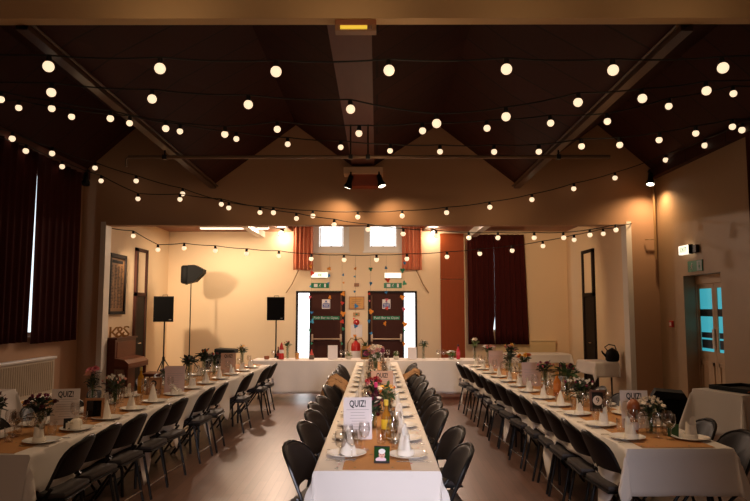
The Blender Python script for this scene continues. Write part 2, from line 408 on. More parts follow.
# stage side doors
for n, (x, y0, y1) in enumerate(((-5.15, 13.76, 14.45), (4.68, 13.95, 14.72))):
    sg = 1 if x < 0 else -1
    X = lambda a, b_: (min(x + sg * a, x + sg * b_), max(x + sg * a, x + sg * b_))
    f = MB()
    f.box(*X(0, .05), y0, y0 + .1, 0, 3.05); f.box(*X(0, .05), y1 - .1, y1, 0, 3.05); f.box(*X(0, .05), y0, y1, 2.98, 3.05); f.box(*X(0, .05), y0, y1, 2.02, 2.1)
    d = struct(f.build('door_%d' % (3 + n), M_doorframe if n else M_door), 'dark narrow door with pale panel above, %s' % ('beyond the piano' if n == 0 else 'behind the small white table'), 'door')
    MB().box(*X(0, .03), y0 + .1, y1 - .1, .01, 2.02).build('leaf', M_doorframe, d)
    MB().box(*X(0, .02), y0 + .1, y1 - .1, 2.1, 2.98).build('transom_panel', M_wallb, d)
    hb = MB(); hb.tube([(x + sg * .03, y0 + .17, 1.02), (x + sg * .08, y0 + .17, 1.02), (x + sg * .08, y0 + .29, 1.02)], .011, 6); hb.build('handle', M_chrome, d, True)

# blue-paned double door in the right wall
d = thing('door_5', 'beige double door with glowing blue panes in a deep recess', 'door'); d['kind'] = 'structure'
f = MB(); f.box(5.4, 5.5, 9.85, 9.93, 0, 2.3); f.box(5.4, 5.5, 11.035, 11.05, 0, 2.3); f.box(5.4, 5.5, 9.85, 11.05, 2.16, 2.3)
f.build('door_frame', M_beige, d)
for y0, y1 in ((9.93, 10.505), (10.515, 11.03)):
    l = MB(); pz0, pz1 = 1.05, 2.08; py0, py1 = (y0 + .10, y1 - .07) if y0 < 10 else (y0 + .07, y1 - .03)
    l.box(5.43, 5.47, y0, py0, .01, 2.16); l.box(5.43, 5.47, py1, y1, .01, 2.16); l.box(5.43, 5.47, py0, py1, .01, .98 + .07); l.box(5.43, 5.47, py0, py1, pz1, 2.16)
    l.box(5.415, 5.43, py0, py1, .18, .24); l.box(5.415, 5.43, py0, py1, .82, .88); l.box(5.415, 5.43, py0, py0 + .04, .18, .88); l.box(5.415, 5.43, py1 - .04, py1, .18, .88)
    lf = l.build('leaf', M_beige, d)
    p = MB().box(5.445, 5.455, py0, py1, pz0, pz1).build('pane', M_cyan, lf); p['label'] = 'glowing cyan glass pane'
    s_ = MB(); s_.box(5.437, 5.443, py0, py1, 1.62, 1.74); s_.build('dark_band', M_blackm, lf)
    s_ = MB(); s_.box(5.437, 5.443, py0 + .02, py1 - .02, 1.10, 1.24); s_.box(5.437, 5.443, py0 + .06, py1 - .02, 1.27, 1.36); s_.build('sticker', mat('sticker_blue', (20, 38, 58), .5), lf)
MB().box(5.405, 5.43, 10.52, 10.58, 1.10, 1.42, .004).build('push_plate', M_white, d)

# ------------------------------------------------------------------ curtains
def curtain(name, label, p0, p1, z0, z1, folds, amp, material, shift=None, seed=0, group=None):
    r_ = random.Random(seed); p0 = Vector(p0); p1 = Vector(p1); d = (p1 - p0); L = d.length; d.normalize(); n = Vector((-d.y, d.x))
    N = folds * 10; rows = []
    ph = [r_.uniform(-.8, .8) for _ in range(folds + 2)]
    for j in range(9):
        v = j / 8; z = z0 + (z1 - z0) * v; row = []
        for i in range(N + 1):
            u = i / N; k = u * folds; a = amp * (.75 + .25 * math.sin(ph[int(k)] * 5)) * (1.0 - .35 * v)
            off = a * math.sin(2 * PI * k + ph[int(k)] * .0) + .25 * a * math.sin(4 * PI * k + 1)
            q = p0 + d * (u * L) + n * off
            sx = shift(u, v) if shift else 0
            q = q + d * sx
            row.append((q.x, q.y, z))
        rows.append(row)
    o = MB().grid(rows).build(name, material, None, True, angle=80)
    so = o.modifiers.new('thickness', 'SOLIDIFY'); so.thickness = .008
    return tag(o, label, 'curtain', group)

def gap_l(u, v):  # the curtain edge by the daylight slit swings away from the bottom up
    return -(1 - v) * .09 * max(0, (u - .6) / .4) ** 1.0
curtain('curtain', 'dark maroon curtain hanging before the daylight slit, nearer drape', (-5.36, 7.8), (-5.36, 10.09), 1.24, 4.2, 12, .045, M_curtain2, gap_l, 1)
curtain('curtain', 'dark maroon curtain hanging beyond the daylight slit, next to gable wall', (-5.36, 10.11), (-5.36, 11.6), 1.20, 4.2, 7, .04, M_curtain2, lambda u, v: (1 - v) * .04 * max(0, (.3 - u) / .3), 2)
curtain('curtain', 'long maroon curtain on far wall, half beside the orange plywood', (2.2, 15.79), (2.83, 15.79), .9, 3.56, 5, .05, M_curtain, lambda u, v: -.05 * max(0, (u - .9) / .1) * max(0, 1 - abs(v - .12) / .09) + .012 * max(0, (u - .9) / .1), 3)
curtain('curtain', 'long maroon curtain on far wall, half farther from the plywood', (2.85, 15.79), (3.58, 15.79), .9, 3.56, 6, .05, M_curtain, lambda u, v: (1 - v) * (.08 * u), 4)
curtain('curtain', 'short salmon curtain at the high window above first fire door', (-2.05, 15.84), (-1.57, 15.84), 2.70, 3.84, 5, .05, M_curtain3, None, 5)
curtain('curtain', 'short salmon curtain at the high window above second fire door', (.61, 15.84), (1.09, 15.84), 2.70, 3.84, 5, .05, M_curtain3, None, 6)
curtain('curtain', 'dark curtain edge on the beige wall at the picture edge', (5.1, 7.0), (5.1, 8.82), 2.2, 4.3, 8, .05, M_curtain2, None, 7)
for x, lb in ((-1.81, 'first'), (.85, 'second')):
    # tie cord swinging down from the short curtain
    s = -1 if x < 0 else 1
    tag(MB().tube([(x + s * .1, 15.9, 2.72), (x + s * .18, 15.9, 2.55), (x + s * .27, 15.93, 2.36), (x + s * .42, 15.96, 2.14)], .013, 6).build('hanging_rope', mat('cord_brown', (150, 112, 74), .8), None, True), 'brown cord hanging from the short curtain above %s fire door' % lb, 'cord')

# orange plywood panel
d = thing('plywood_panel', 'tall orange plywood panel beside the long maroon curtain', 'panel', (1.85, 15.97, 0))
MB().box(-.29, .29, -.02, .02, 0, 2.47, .004).build('board', M_ply, d); MB().box(-.29, .29, -.02, .02, 2.485, 3.6, .004).build('board', M_ply, d)

# ------------------------------------------------------------------ wall fittings
# long convector under the dark curtains
d = thing('radiator', 'long pale ribbed convector heater on wall under dark curtains', 'radiator', (-5.5, 9.4, 0))
b = MB(); b.box(.0, .12, -2.2, 1.56, .36, .92, .006)
b.build('casing', mat('heater_cream', (196, 180, 156), .5), d)
b = MB().box(.0, .15, -2.2, 1.58, .92, .96, .008).build('top_shelf', M_white, d)
b = MB()
for k in range(60): b.box(.12, .128, -2.15 + k * .0615, -2.15 + k * .0615 + .03, .42, .88)
r_ = b.build('rib_panel', mat('heater_rib', (186, 168, 142), .5), d)
MB().box(.0, .14, -2.2, 1.58, .30, .36, .006).build('bottom_rail', M_white, d)

# cream radiator cover below the long maroon curtain
d = thing('radiator', 'cream wall heater under the long maroon curtain', 'radiator', (3.6, 15.94, 0))
MB().box(-.73, .73, -.06, .06, .3, .97, .01).build('casing', mat('heater_cream2', (226, 200, 150), .5), d)
MB().box(-.75, .75, -.08, .06, .97, 1.0, .006).build('top_shelf', mat('heater_cream3', (236, 212, 168), .5), d)

# framed board by the piano
d = thing('framed_board', 'dark framed board of narrow text columns on wall above piano', 'framed board', (-5.135, 12.78, 2.24))
b = MB()
b.box(0, .05, -.40, -.34, -.58, .56, .004); b.box(0, .05, .34, .40, -.58, .56, .004); b.box(0, .05, -.4, .4, .50, .58, .004); b.box(0, .05, -.4, .4, -.60, -.54, .004)
b.build('frame', M_doorframe, d)
MB().box(0, .02, -.34, .34, -.54, .5).build('board', mat('board_tan', (150, 104, 58), .5, noise=.2, nscale=10), d)
b = MB(); rr = random.Random(4)
for cidx in range(4):
    y0 = -.29 + cidx * .155
    for k in range(30):
        z = .34 - k * .028
        b.box(.019, .023, y0, y0 + .05 + rr.random() * .075, z, z + .014)
b.box(.019, .023, -.26, .26, .40, .46); b.build('lettering', M_ink, d)

# lit exit boxes and running-man signs
def run_man(parent, w, h, x0, yf):
    """pictogram pieces on a board facing -y: local x right, z up"""
    b = MB()
    b.lathe([(0, 0), (h * .09, 0), (h * .09, .002), (0, .002)], 12, mx=Matrix.Translation((x0 + .02 * w, yf, h * .28)) @ Matrix.Rotation(PI / 2, 4, 'X'))
    for p, q, t in (((0, .16), (-.06, -.08), .11), ((-.06, -.08), (.07, -.16), .08), ((.07, -.16), (.05, -.36), .07), ((-.06, -.08), (-.17, -.24), .08), ((-.17, -.24), (-.28, -.24), .07), ((0, .14), (.13, .02), .06), ((0, .14), (-.15, .08), .06), ((-.15, .08), (-.2, -.04), .06)):
        b.tube([(x0 + p[0] * h, yf, p[1] * h), (x0 + q[0] * h, yf, q[1] * h)], t * h * .5, 6)
    b.build('running_figure', M_paper, parent)

for i, (cx, cz, xr, zr, w_) in enumerate(((-1.41, 2.58, -1.40, 2.325, .43), (.39, 2.57, .39, 2.325, .43))):
    s_ = 'first' if i == 0 else 'second'
    d = thing('exit_light', 'glowing white emergency light box above the %s fire door' % ('piano-side' if i == 0 else 'plywood-side'), 'exit light', (cx, 15.95, cz))
    MB().box(-.22, .22, -.03, .05, -.075, .075, .008).build('housing', M_white, d)
    MB().box(-.2, .2, -.036, -.03, -.06, .06).build('lit_panel', M_exit, d)
    if i == 0:
        b = MB(); b.box(-.03, .0, -.038, -.036, -.03, .03); b.box(.02, .05, -.038, -.036, -.04, .03); b.build('faded_symbol', mat('faded_green', (120, 205, 150), .6), d)
    d = thing('exit_sign', 'green running man sign above the %s fire door' % ('piano-side' if i == 0 else 'plywood-side'), 'sign', (xr, 15.985, zr))
    MB().box(-.22, .22, -.006, .012, -.062, .062).build('board', M_green, d)
    run_man(d, .4, .11, .0, -.007)
    b = MB(); b.box(-.15, -.06, -.009, -.006, -.04, .04); b.build('door_symbol', M_paper, d)
    b = MB(); b.box(.11, .135, -.009, -.006, -.045, .045); b.prism([(.10, .045), (.145, .045), (.145, -.045), (.10, -.045)], -.0085, -.0065); b.build('arrow', M_paper, d)
d = thing('exit_light', 'glowing exit box jutting from beige wall above the blue-paned door', 'exit light', (5.2, 10.55, 2.72))
MB().box(-.06, 0, -.10, .06, -.07, .06, .006).build('wall_bracket', M_blackm, d)
MB().box(-.10, -.03, .06, .42, -.075, .075, .008).build('lit_panel', M_exit, d)
link('lettering', text_mesh('EXIT', .11, mat('faded_green2', (110, 180, 120), .6)), d, (-.103, .24, 0), (PI / 2, 0, -PI / 2))
MB().box(-.101, -.029, .05, .06, -.08, .08).build('end_cap', M_black, d)
d = thing('exit_sign', 'small green running man sign over the blue-paned door', 'sign', (5.19, 10.58, 2.44), -PI / 2)
MB().box(-.26, .22, -.006, .008, -.09, .09).build('board', M_green, d)
b = MB(); b.box(.05, .21, -.008, -.006, -.08, .08); b.build('pale_field', mat('pale_bluegrey', (150, 165, 160), .5), d)
run_man(d, .3, .15, -.12, -.007)
b = MB(); b.prism([(.10, 0), (.16, 0), (.13, -.06)], -.0105, -.008); b.box(.12, .14, -.0105, -.008, 0, .06); b.build('arrow', M_green, d)
d = thing('fire_alarm_point', 'small red fire alarm point on beige wall near corner', 'alarm', (5.2, 11.52, 1.48))
MB().box(-.04, 0, -.055, .055, -.055, .055, .006).build('housing', M_red, d)
MB().box(-.043, -.04, -.03, .03, -.03, .03).build('glass', M_paper, d)
# pipe in corner
p = MB(); p.tube([(5.12, 11.9, 4.25), (5.12, 11.9, 2.72), (5.12, 11.9, 2.66)], .022, 8); p.tube([(5.12, 11.92, 3.02), (4.98, 11.92, 3.02), (4.96, 11.96, 3.02)], .012, 6)
tag(p.build('wall_pipe', mat('pipe_paint', (150, 118, 78), .4), None, True), 'thin conduit pipe down the corner by gable lamp', 'pipe')
# plaque, bell, notice between fire doors
d = thing('brass_plaque', 'brass plaque on wall between the two fire doors', 'plaque', (-.50, 15.99, 1.90))
MB().box(-.18, .18, -.02, .01, -.145, .145, .004).build('plate', M_gold, d)
b = MB(); b.box(-.19, .19, -.03, .01, .135, .155); b.box(-.19, .19, -.03, .01, -.155, -.135); b.box(-.19, -.17, -.03, .01, -.15, .15); b.box(.17, .19, -.03, .01, -.15, .15); b.build('frame', M_oak, d)
b = MB()
for k in range(4): b.box(-.12 + .02 * (k % 2), .12 - .02 * (k % 2), -.022, -.02, .07 - k * .045, .078 - k * .045)
b.build('engraving', mat('engraved_brown', (110, 70, 34), .5), d)
d = thing('fire_bell', 'round red fire bell under the brass plaque', 'bell', (-.505, 15.99, 1.425))
MB().lathe([(0, .07), (.03, .068), (.06, .05), (.075, .02), (.075, 0), (0, 0)], 20, mx=Matrix.Rotation(PI / 2, 4, 'X')).build('gong', M_red, d, True)
MB().lathe([(0, .085), (.015, .08), (.015, .06)], 10, mx=Matrix.Rotation(PI / 2, 4, 'X')).build('boss', M_chrome, d, True)
d = thing('wall_notice', 'small beige box on wall above the red bell', 'notice', (-.505, 15.995, 1.62)); MB().box(-.08, .08, -.02, .005, -.045, .045, .003).build('card', mat('beige_box', (190, 140, 90), .6), d); MB().box(-.02, .03, -.023, -.02, -.02, .02).build('green_mark', M_green, d)
d = thing('wall_notice', 'white sheet on wall between red bell and fire extinguisher', 'notice', (-.50, 15.995, 1.22)); MB().box(-.14, .14, -.004, .005, -.15, .15).build('sheet', M_paper, d)
d = thing('wall_notice', 'small brown box high on wall between the exit lights', 'notice', (-.50, 15.99, 2.34)); MB().box(-.06, .06, -.03, .01, -.04, .04, .003).build('housing', mat('brown_box', (150, 96, 56), .5), d)
# fire extinguisher
d = thing('fire_extinguisher', 'red fire extinguisher on wall between the fire doors', 'fire extinguisher', (-.51, 15.84, .42))
d.scale = (1.3, 1.3, 1.08)
MB().lathe([(0, 0), (.08, .0), (.088, .02), (.088, .40), (.075, .46), (.035, .50), (.03, .53), (0, .53)], 24).build('cylinder', M_red, d, True)
MB().lathe([(.0885, .12), (.0895, .12), (.0895, .30), (.0885, .30)], 24).build('label_band', M_paper, d, True)
b = MB(); b.box(-.02, .02, -.02, .02, .53, .57); b.tube([(0, .02, .57), (0, -.1, .62)], .01, 6); b.tube([(0, .02, .56), (0, -.1, .55)], .008, 6); b.build('valve', M_blackm, d)
b = MB(); b.tube([(0.02, 0, .55), (.1, -.02, .58), (.16, -.03, .48), (.165, -.03, .3), (.13, -.02, .16)], .011, 8); b.tube([(-.02, 0, .55), (-.09, -.02, .58), (-.15, -.02, .47), (-.155, -.02, .28)], .011, 8); b.build('hose', mat('hose_tan', (150, 110, 60), .6), d, True)

# ------------------------------------------------------------------ ceiling fittings
d = thing('emergency_light', 'small dim yellow strip light under the tan cross beam', 'strip light', (-.185, 5.50, 4.20))
MB().box(-.18, .18, -.04, .07, .0, .05, .005).build('backplate', mat('light_wood', (150, 92, 60), .5), d)
b = MB(); b.box(-.18, -.14, -.05, .05, -.05, .0, .004); b.box(.14, .18, -.05, .05, -.05, 0, .004); b.box(-.18, .18, -.045, .05, -.055, -.045); b.build('housing', mat('light_housing', (140, 100, 70), .45), d)
b = MB(); b.tube([(-.135, -.03, -.018), (.10, -.03, -.018)], .017, 10); b.build('tube', M_tubey, d, True)
# lighting bar
d = thing('lighting_bar', 'long dull metal bar hung across the hall below ceiling', 'lighting bar', (-.13, 9.2, 3.92))
b = MB(); b.tube([(-3.45, 0, 0), (3.48, 0, 0)], .026, 10); b.build('bar', mat('bar_grey', (128, 104, 84), .38, metal=.5), d, True)
b = MB(); b.tube([(-3.45, 0, 0), (-3.48, 0, -.03), (-3.48, 0, -.14)], .02, 8); b.build('end_drop', mat('bar_grey', (110, 96, 84), .35), d, True)
for x in (-2.93, -.25, 0.0, 2.74):
    b = MB(); zt = .10 if abs(x) > 1 else .49
    b.tube([(x, 0, zt), (x, 0, -.03)], .012, 6); b.box(x - .03, x + .03, -.035, .035, -.035, .03); b.build('hanger', M_blackm, d)
# hooks under central beam
# carved end block with two lit spots
d = thing('beam_end_block', 'pale block and mahogany corbel where central beam meets gable', 'corbel', (-.25, 11.8, 4.2))
MB().box(-.36, .36, -.12, .2, .0, .13, .01).build('cap', mat('cap_cream', (232, 196, 160), .5), d)
MB().box(-.26, .26, -.08, .2, -.22, .0, .006).build('corbel', mat('mahogany', (160, 72, 44), .4, noise=.2, nscale=6), d)
def spot(label, base, aim, lit=True, name='spotlight'):
    d = thing(name, label, 'spotlight', base)
    a = Vector(aim).normalized(); q = Vector((0, 0, 1)).rotation_difference(a).to_matrix().to_4x4()
    MB().lathe([(0, -.12), (.035, -.12), (.045, -.10), (.05, .02), (.075, .08), (.075, .12), (.068, .12), (.06, .085), (0, .07)], 20, mx=q).build('lamp_head', M_blackm, d, True)
    MB().lathe([(0, .122), (.05, .118), (.068, .108), (.068, .10), (0, .10)], 20, mx=q).build('lens', M_spot if lit else M_shade, d, True)
    k = -a * .07
    MB().tube([k, k * 1.2 + Vector((0, .05, .10)), (k.x * 1.0, .12, .16)], .016, 8).build('arm', M_blackm, d, True)
    return d
spot('lit spotlight on gable beside corbel, tilted toward the piano side', (-.50, 11.62, 4.04), (-.30, .10, -1))
spot('lit spotlight on gable beside corbel, tilted toward the blue-paned door', (.06, 11.62, 4.06), (.30, -.28, -1))
spot('lit spotlight in gable corner over the beige wall', (4.98, 11.68, 4.10), (-.22, -.35, -1))
spot('unlit black spotlight in gable corner by the dark curtains', (-5.33, 11.72, 4.12), (.1, -.3, -1), False)
# stage ceiling fittings
d = thing('fluorescent_light', 'lit fluorescent batten on stage room ceiling behind the opening', 'ceiling light', (-3.3, 14.9, 3.66))
MB().box(-.8, .8, -.06, .06, -.05, .0, .005).build('housing', M_white, d)
MB().box(-.78, .78, -.045, .045, -.075, -.05, .01).build('diffuser', M_fluo, d)
for x, lb in ((-2.3, 'first'), (1.36, 'second')):
    spot('lit spotlight on stage ceiling by the short salmon curtain of %s fire door' % lb, (x, 15.62, 3.60), (0, -1, -.42))
# wires, unlit pendant wire on gable
# ------------------------------------------------------------------ festoon strings
def sphere_prof(r, n=10): return [(r * math.sin(PI * k / n), -r * math.cos(PI * k / n)) for k in range(n + 1)]
bulb_me = MB().lathe(sphere_prof(.05, 12), 20).mesh('bulb', M_bulb, True, 180)
b = MB(); b.lathe([(0, .10), (.02, .10), (.024, .085), (.026, .05), (.030, .042), (.022, .036), (0, .036)], 12); sock_me = b.mesh('socket', M_cable, True)
STR = {
 1: ([(-3.0, 5.75, 3.94), (-1.98, 5.75, 3.92), (-0.92, 5.75, 3.89), (0.11, 5.75, 3.9), (1.18, 5.75, 3.91), (2.15, 5.75, 3.9), (3.15, 5.75, 3.92)], (-5.48, 5.75, 4.22), (5.18, 5.75, 4.22)),
 2: ([(-3.35, 6.5, 3.95), (-2.31, 6.5, 3.88), (-1.32, 6.5, 3.82), (-0.27, 6.5, 3.77), (0.61, 6.5, 3.62), (1.32, 6.5, 3.69), (2.06, 6.5, 3.84), (2.72, 6.5, 3.88), (3.38, 6.5, 3.96)], (-5.48, 6.5, 4.2), (5.18, 6.5, 4.2)),
 3: ([(-4.4, 7.4, 4.17), (-3.8, 7.4, 4.06), (-3.11, 7.4, 3.94), (-2.46, 7.4, 3.82), (-1.77, 7.4, 3.75), (-1.16, 7.4, 3.81), (-0.21, 7.4, 3.76), (0.53, 7.4, 3.79), (1.28, 7.4, 3.82), (2.02, 7.4, 3.88), (2.68, 7.4, 3.90), (3.4, 7.4, 4.08), (4.16, 7.4, 4.23)], (-5.48, 7.4, 4.3), (5.18, 7.4, 4.34)),
 4: ([(-4.3, 7.6, 4.13), (-3.66, 7.6, 4.02), (-3.0, 7.7, 3.97), (-2.51, 8.1, 3.98), (-1.88, 8.51, 3.99), (-1.22, 8.71, 3.97), (-0.5, 8.8, 3.95), (0.18, 8.76, 3.89), (0.85, 8.61, 3.84), (1.53, 8.34, 3.77), (2.04, 8.05, 3.7), (2.48, 7.74, 3.69), (2.89, 7.6, 3.67), (3.36, 7.6, 3.73), (3.8, 7.6, 3.81), (4.24, 7.6, 3.89)], (-5.48, 7.6, 4.25), (5.18, 7.8, 4.1)),
 5: ([(-5.30, 9.24, 4.2), (-5.25, 10.3, 4.24), (-5.12, 11.6, 4.29), (-4.42, 11.75, 4.08), (-3.56, 11.75, 3.84), (-2.71, 11.75, 3.58), (-1.89, 11.75, 3.49), (-1.17, 11.75, 3.43), (-0.35, 11.75, 3.41), (0.46, 11.75, 3.43), (1.27, 11.75, 3.49), (2.06, 11.75, 3.59), (2.83, 11.75, 3.73), (3.6, 11.75, 3.93), (4.36, 11.75, 4.13), (5.06, 11.22, 4.34), (5.06, 9.86, 4.25), (5.05, 8.82, 4.2)], (-5.40, 7.9, 4.2), (5.12, 8.2, 4.25)),
 6: ([(-5.28, 9.58, 4.1), (-5.25, 10.65, 4.1), (-5.0, 11.6, 4.05), (-4.32, 11.6, 3.72), (-3.56, 11.6, 3.71), (-2.81, 11.6, 3.62), (-2.11, 11.6, 3.47), (-1.45, 11.6, 3.36), (-0.77, 11.6, 3.25), (-0.16, 11.6, 3.16), (0.47, 11.6, 3.08), (1.06, 11.6, 3.05), (1.65, 11.6, 3.01), (2.17, 11.6, 3.01), (2.82, 11.6, 3.01), (3.35, 11.6, 3.01), (3.82, 11.6, 3.06), (4.29, 11.6, 3.15)], (-5.4, 8.6, 4.16), (4.72, 11.97, 3.32)),
 7: ([(-4.76, 12.6, 3.16), (-4.27, 12.6, 2.89), (-3.76, 12.6, 2.92), (-3.15, 12.6, 2.87), (-2.54, 12.6, 2.81), (-1.91, 12.6, 2.77), (-1.28, 12.6, 2.71), (-0.64, 12.6, 2.69), (-0.01, 12.6, 2.69), (0.58, 12.6, 2.71), (1.36, 12.6, 2.75), (2.0, 12.6, 2.81), (2.63, 12.6, 2.87), (3.23, 12.6, 2.96), (3.84, 12.6, 3.08), (4.41, 12.6, 3.2)], (-5.14, 12.5, 3.30), (4.67, 12.5, 3.32)),
}
SL = {1: 'festoon bulb string across ceiling just beyond the tan cross beam', 2: 'festoon bulb string across ceiling, second from the tan cross beam', 3: 'festoon bulb string across ceiling, third from the tan cross beam', 4: 'festoon bulb string across ceiling, fourth from beam, bowing toward the gable', 5: 'long festoon string swagged across the gable wall just above the opening', 6: 'festoon string drooping from dark curtains across opening to its far jamb', 7: 'festoon string hung inside the stage room from jamb to jamb'}
BS = {1: 1.0, 2: .92, 3: .80, 4: .76, 5: .90, 6: .86, 7: .88}
for k, (pts, e0, e1) in STR.items():
    d = thing('festoon_lights', SL[k], 'string lights', (0, pts[0][1], 0), 0, 'festoon light strings')
    oy = pts[0][1]
    cp = []
    P = [Vector(e0)] + [Vector(p) + Vector((0, 0, .105)) for p in pts] + [Vector(e1)]
    for a, b2 in zip(P, P[1:]):
        for t in (0, .25, .5, .75):
            q = a.lerp(b2, t); q.z -= .02 * 4 * t * (1 - t) * (a - b2).length; q.y -= oy; cp.append(q)
    q = P[-1].copy(); q.y -= oy; cp.append(q)
    MB().tube(cp, .008, 6).build('cable', M_cable, d, True)
    for p in pts:
        tl = rnd.uniform(-.12, .12)
        s_ = link('socket', sock_me, d, (p[0], p[1] - oy, p[2]), (tl, tl * .5, 0))
        o = link('bulb', bulb_me, d, (p[0], p[1] - oy, p[2] + .05 * (1 - BS[k])), (tl, tl * .5, 0)); o.scale = (BS[k],) * 3

# ------------------------------------------------------------------ tables
TOP = .735; CZ = .742
RUNS = {  # near centre, far centre, name phrase
 'left': ((-2.735, 4.52), (-2.31, 11.83), 'table by dark curtains'),
 'mid': ((0.0, 4.06), (0.0, 12.45), 'middle table'),
 'right': ((2.144, 4.71), (1.93, 11.83), 'table by blue-paned door'),
}
W = .76
SIDE = {('left', 1): 'aisle side', ('left', -1): 'curtain side', ('mid', -1): 'piano side', ('mid', 1): 'blue-door side', ('right', -1): 'aisle side', ('right', 1): 'wall side'}
def run_frame(key):
    a, b, _ = RUNS[key]; a = Vector(a); b = Vector(b); d = (b - a); L = d.length; d.normalize()
    return a, d, Vector((d.y, -d.x)), L, math.atan2(d.x, d.y)
def on_run(key, y, off):
    """world x, y for a point at depth y, off metres to the right of the run's centre line"""
    a, d, n, L, ang = run_frame(key); t = (y - a.y) / d.y; p = a + d * t + n * off
    return p.x, p.y

def cloth_mesh(L, W, over_side, end0, end1, tails, seed, ends=(True, True), top_extra=0.0):
    """drape over a rectangle: local y along 0..L, x across -W/2..W/2, z = 0 at the table top"""
    r_ = random.Random(seed); nA = max(24, int(L / .045)); sds = [r_.uniform(0, 6) for _ in range(6)]
    def tail(y, side):
        t = 0
        for (ty, tw, td, ts) in tails:
            if ts == side: t = max(t, td * max(0, 1 - abs(y - ty) / tw))
        return t
    def point(a, b):
        # a: along (may exceed 0..L), b in -1..1 across incl. overhang
        ea = -a if a < 0 else (a - L if a > L else 0); sa = -1 if a < 0 else 1
        y = min(max(a, 0), L)
        sb = -1 if b < 0 else 1
        hang = (over_side[0] if sb < 0 else over_side[1]) + tail(y, sb)
        m = abs(b)
        if m <= .5: x = m / .5 * W / 2; eb = 0
        else: x = W / 2; eb = (m - .5) / .5 * hang
        if ea == 0 and eb == 0: return (sb * x, y, .0008 * math.sin(9 * a + 4 * b + sds[0]))
        rip = lambda q, s: (.5 + .5 * math.sin(q * 11 + s) * math.sin(q * 4.3 + 2 * s))
        if ea == 0:
            o = .010 + eb * (.05 + .13 * rip(y, sds[1] + sb)) * min(1, eb * 5)
            return (sb * (x + o), y, -eb + .004)
        if eb == 0:
            o = .010 + ea * (.04 + .10 * rip(x * sb + 3, sds[2])) * min(1, ea * 5)
            return (sb * x, y + sa * o, -ea + .004)
        r = math.hypot(ea, eb); ph = math.atan2(eb, ea); o = .012 + r * (.13 + .17 * math.sin(2 * ph) + .05 * math.sin(6 * ph + sds[3]))
        return (sb * (W / 2 + o * math.sin(ph)), y + sa * o * math.cos(ph), -min(r, .735) + .004)
    As = []
    if ends[0]: As += [-end0 + end0 * i / 9 for i in range(9)]
    As += [L * i / nA for i in range(nA + 1)]
    if ends[1]: As += [L + end1 * (i + 1) / 9 for i in range(9)]
    Bs = [-1 + i * .05 for i in range(10)] + [-.5, -.49, -.25, 0, .25, .49, .5] + [.55 + .05 * i for i in range(10)]
    return [[point(a, b) for b in Bs] for a in As]

def trestle(key_label, L, loc, rz, group=None):
    d = thing('trestle_table', key_label, 'table', loc, rz, group)
    MB().box(-W / 2 + .005, W / 2 - .005, .01, L - .01, .705, TOP, .004).build('tabletop', M_oak, d)
    for x in (-.28, .28):
        for y in (.14, L - .14):
            MB().tube([(x, y, 0), (x * .94, y + (.04 if y < L / 2 else -.04), .705)], .014, 8).build('leg', M_tube, d, True)
    return d
JOIN = {}
for key, (a, b, phrase) in RUNS.items():
    A, dv, n, L, ang = run_frame(key)
    nt_ = 4; seg = L / nt_
    for k in range(nt_):
        p = A + dv * (seg * k)
        nm = ORD[k] if k < 3 else 'fourth'
        trestle('folding trestle table under cloth, %s from near end of %s row' % (nm, {'left': 'dark curtain', 'mid': 'middle', 'right': 'blue-paned door'}[key]), seg, (p.x, p.y, 0), -ang, 'trestle tables under the long cloths')
        first, last = k == 0, k == nt_ - 1
        tl = []
        if key != 'mid':
            sd = 1 if key == 'left' else -1
            tl.append((seg - .02 if not last else seg - .3, .22, .46, sd))
            if k == 1 or k == 2: tl.append((seg * .42, .28, .26, sd))
            if k == 0: tl.append((seg * .18, .25, .36, sd))
        e0 = {'left': .55, 'mid': .60, 'right': .32}[key]
        rows = cloth_mesh(seg + (0 if last else .10), W + .004, (.25, .25), e0, .3, tl, 10 + k, (first, last))
        zo = CZ + .0016 * (nt_ - k)
        m = MB(); m.grid(rows)
        o = m.build('tablecloth', M_cloth, None, True, (p.x, p.y, zo), (0, 0, -ang), angle=70)
        so = o.modifiers.new('hem', 'SOLIDIFY'); so.thickness = .002; so.offset = 1
        tag(o, 'white tablecloth %s from near end of row at %s' % (nm, {'left': 'dark curtains', 'mid': 'hall centre', 'right': 'blue-paned door'}[key]), 'tablecloth', 'white tablecloths on the long rows')
    rw = .21 if key == 'mid' else .26
    p = A + dv * .02
    rr = random.Random(3)
    m = MB(); N = 60
    m.grid([[(-rw + rr.uniform(-.004, .004), (L - .06) * i / N, 0), (0, (L - .06) * i / N, .0006), (rw + rr.uniform(-.004, .004), (L - .06) * i / N, 0)] for i in range(N + 1)])
    o = m.build('paper_runner', M_kraft, None, False, (p.x, p.y, CZ + .0098), (0, 0, -ang))
    so = o.modifiers.new('thickness', 'SOLIDIFY'); so.thickness = .0015; so.offset = 1
    tag(o, 'brown kraft paper runner along the %s' % phrase, 'table runner')
    # confetti
    m = MB(); rr = random.Random(5); cols = [(190, 40, 60), (60, 70, 140), (220, 120, 140), (30, 90, 70), (200, 150, 60)]
    ms = [mat('confetti_%d' % i, c_, .6) for i, c_ in enumerate(cols)]
    for i in range(300):
        x = rr.uniform(-.35, .35); y = rr.uniform(.03, L - .1) * rr.random() ** .5; s_ = rr.uniform(.005, .010); zc = .0125 if abs(x) < rw + .02 else .0095
        t = rr.uniform(0, 6)
        f = m.bm.faces.new([m.bm.verts.new((x + s_ * math.cos(t + q * 2 * PI / 5), y + s_ * math.sin(t + q * 2 * PI / 5), zc)) for q in range(5)]); f.material_index = rr.randrange(5)
    o = m.build('confetti', ms, None, False, (p.x, p.y, CZ + .001), (0, 0, -ang))
    tag(o, 'scattered paper confetti on the %s' % phrase, 'confetti', None, 'stuff')
TZ = CZ + .0125   # where things stand

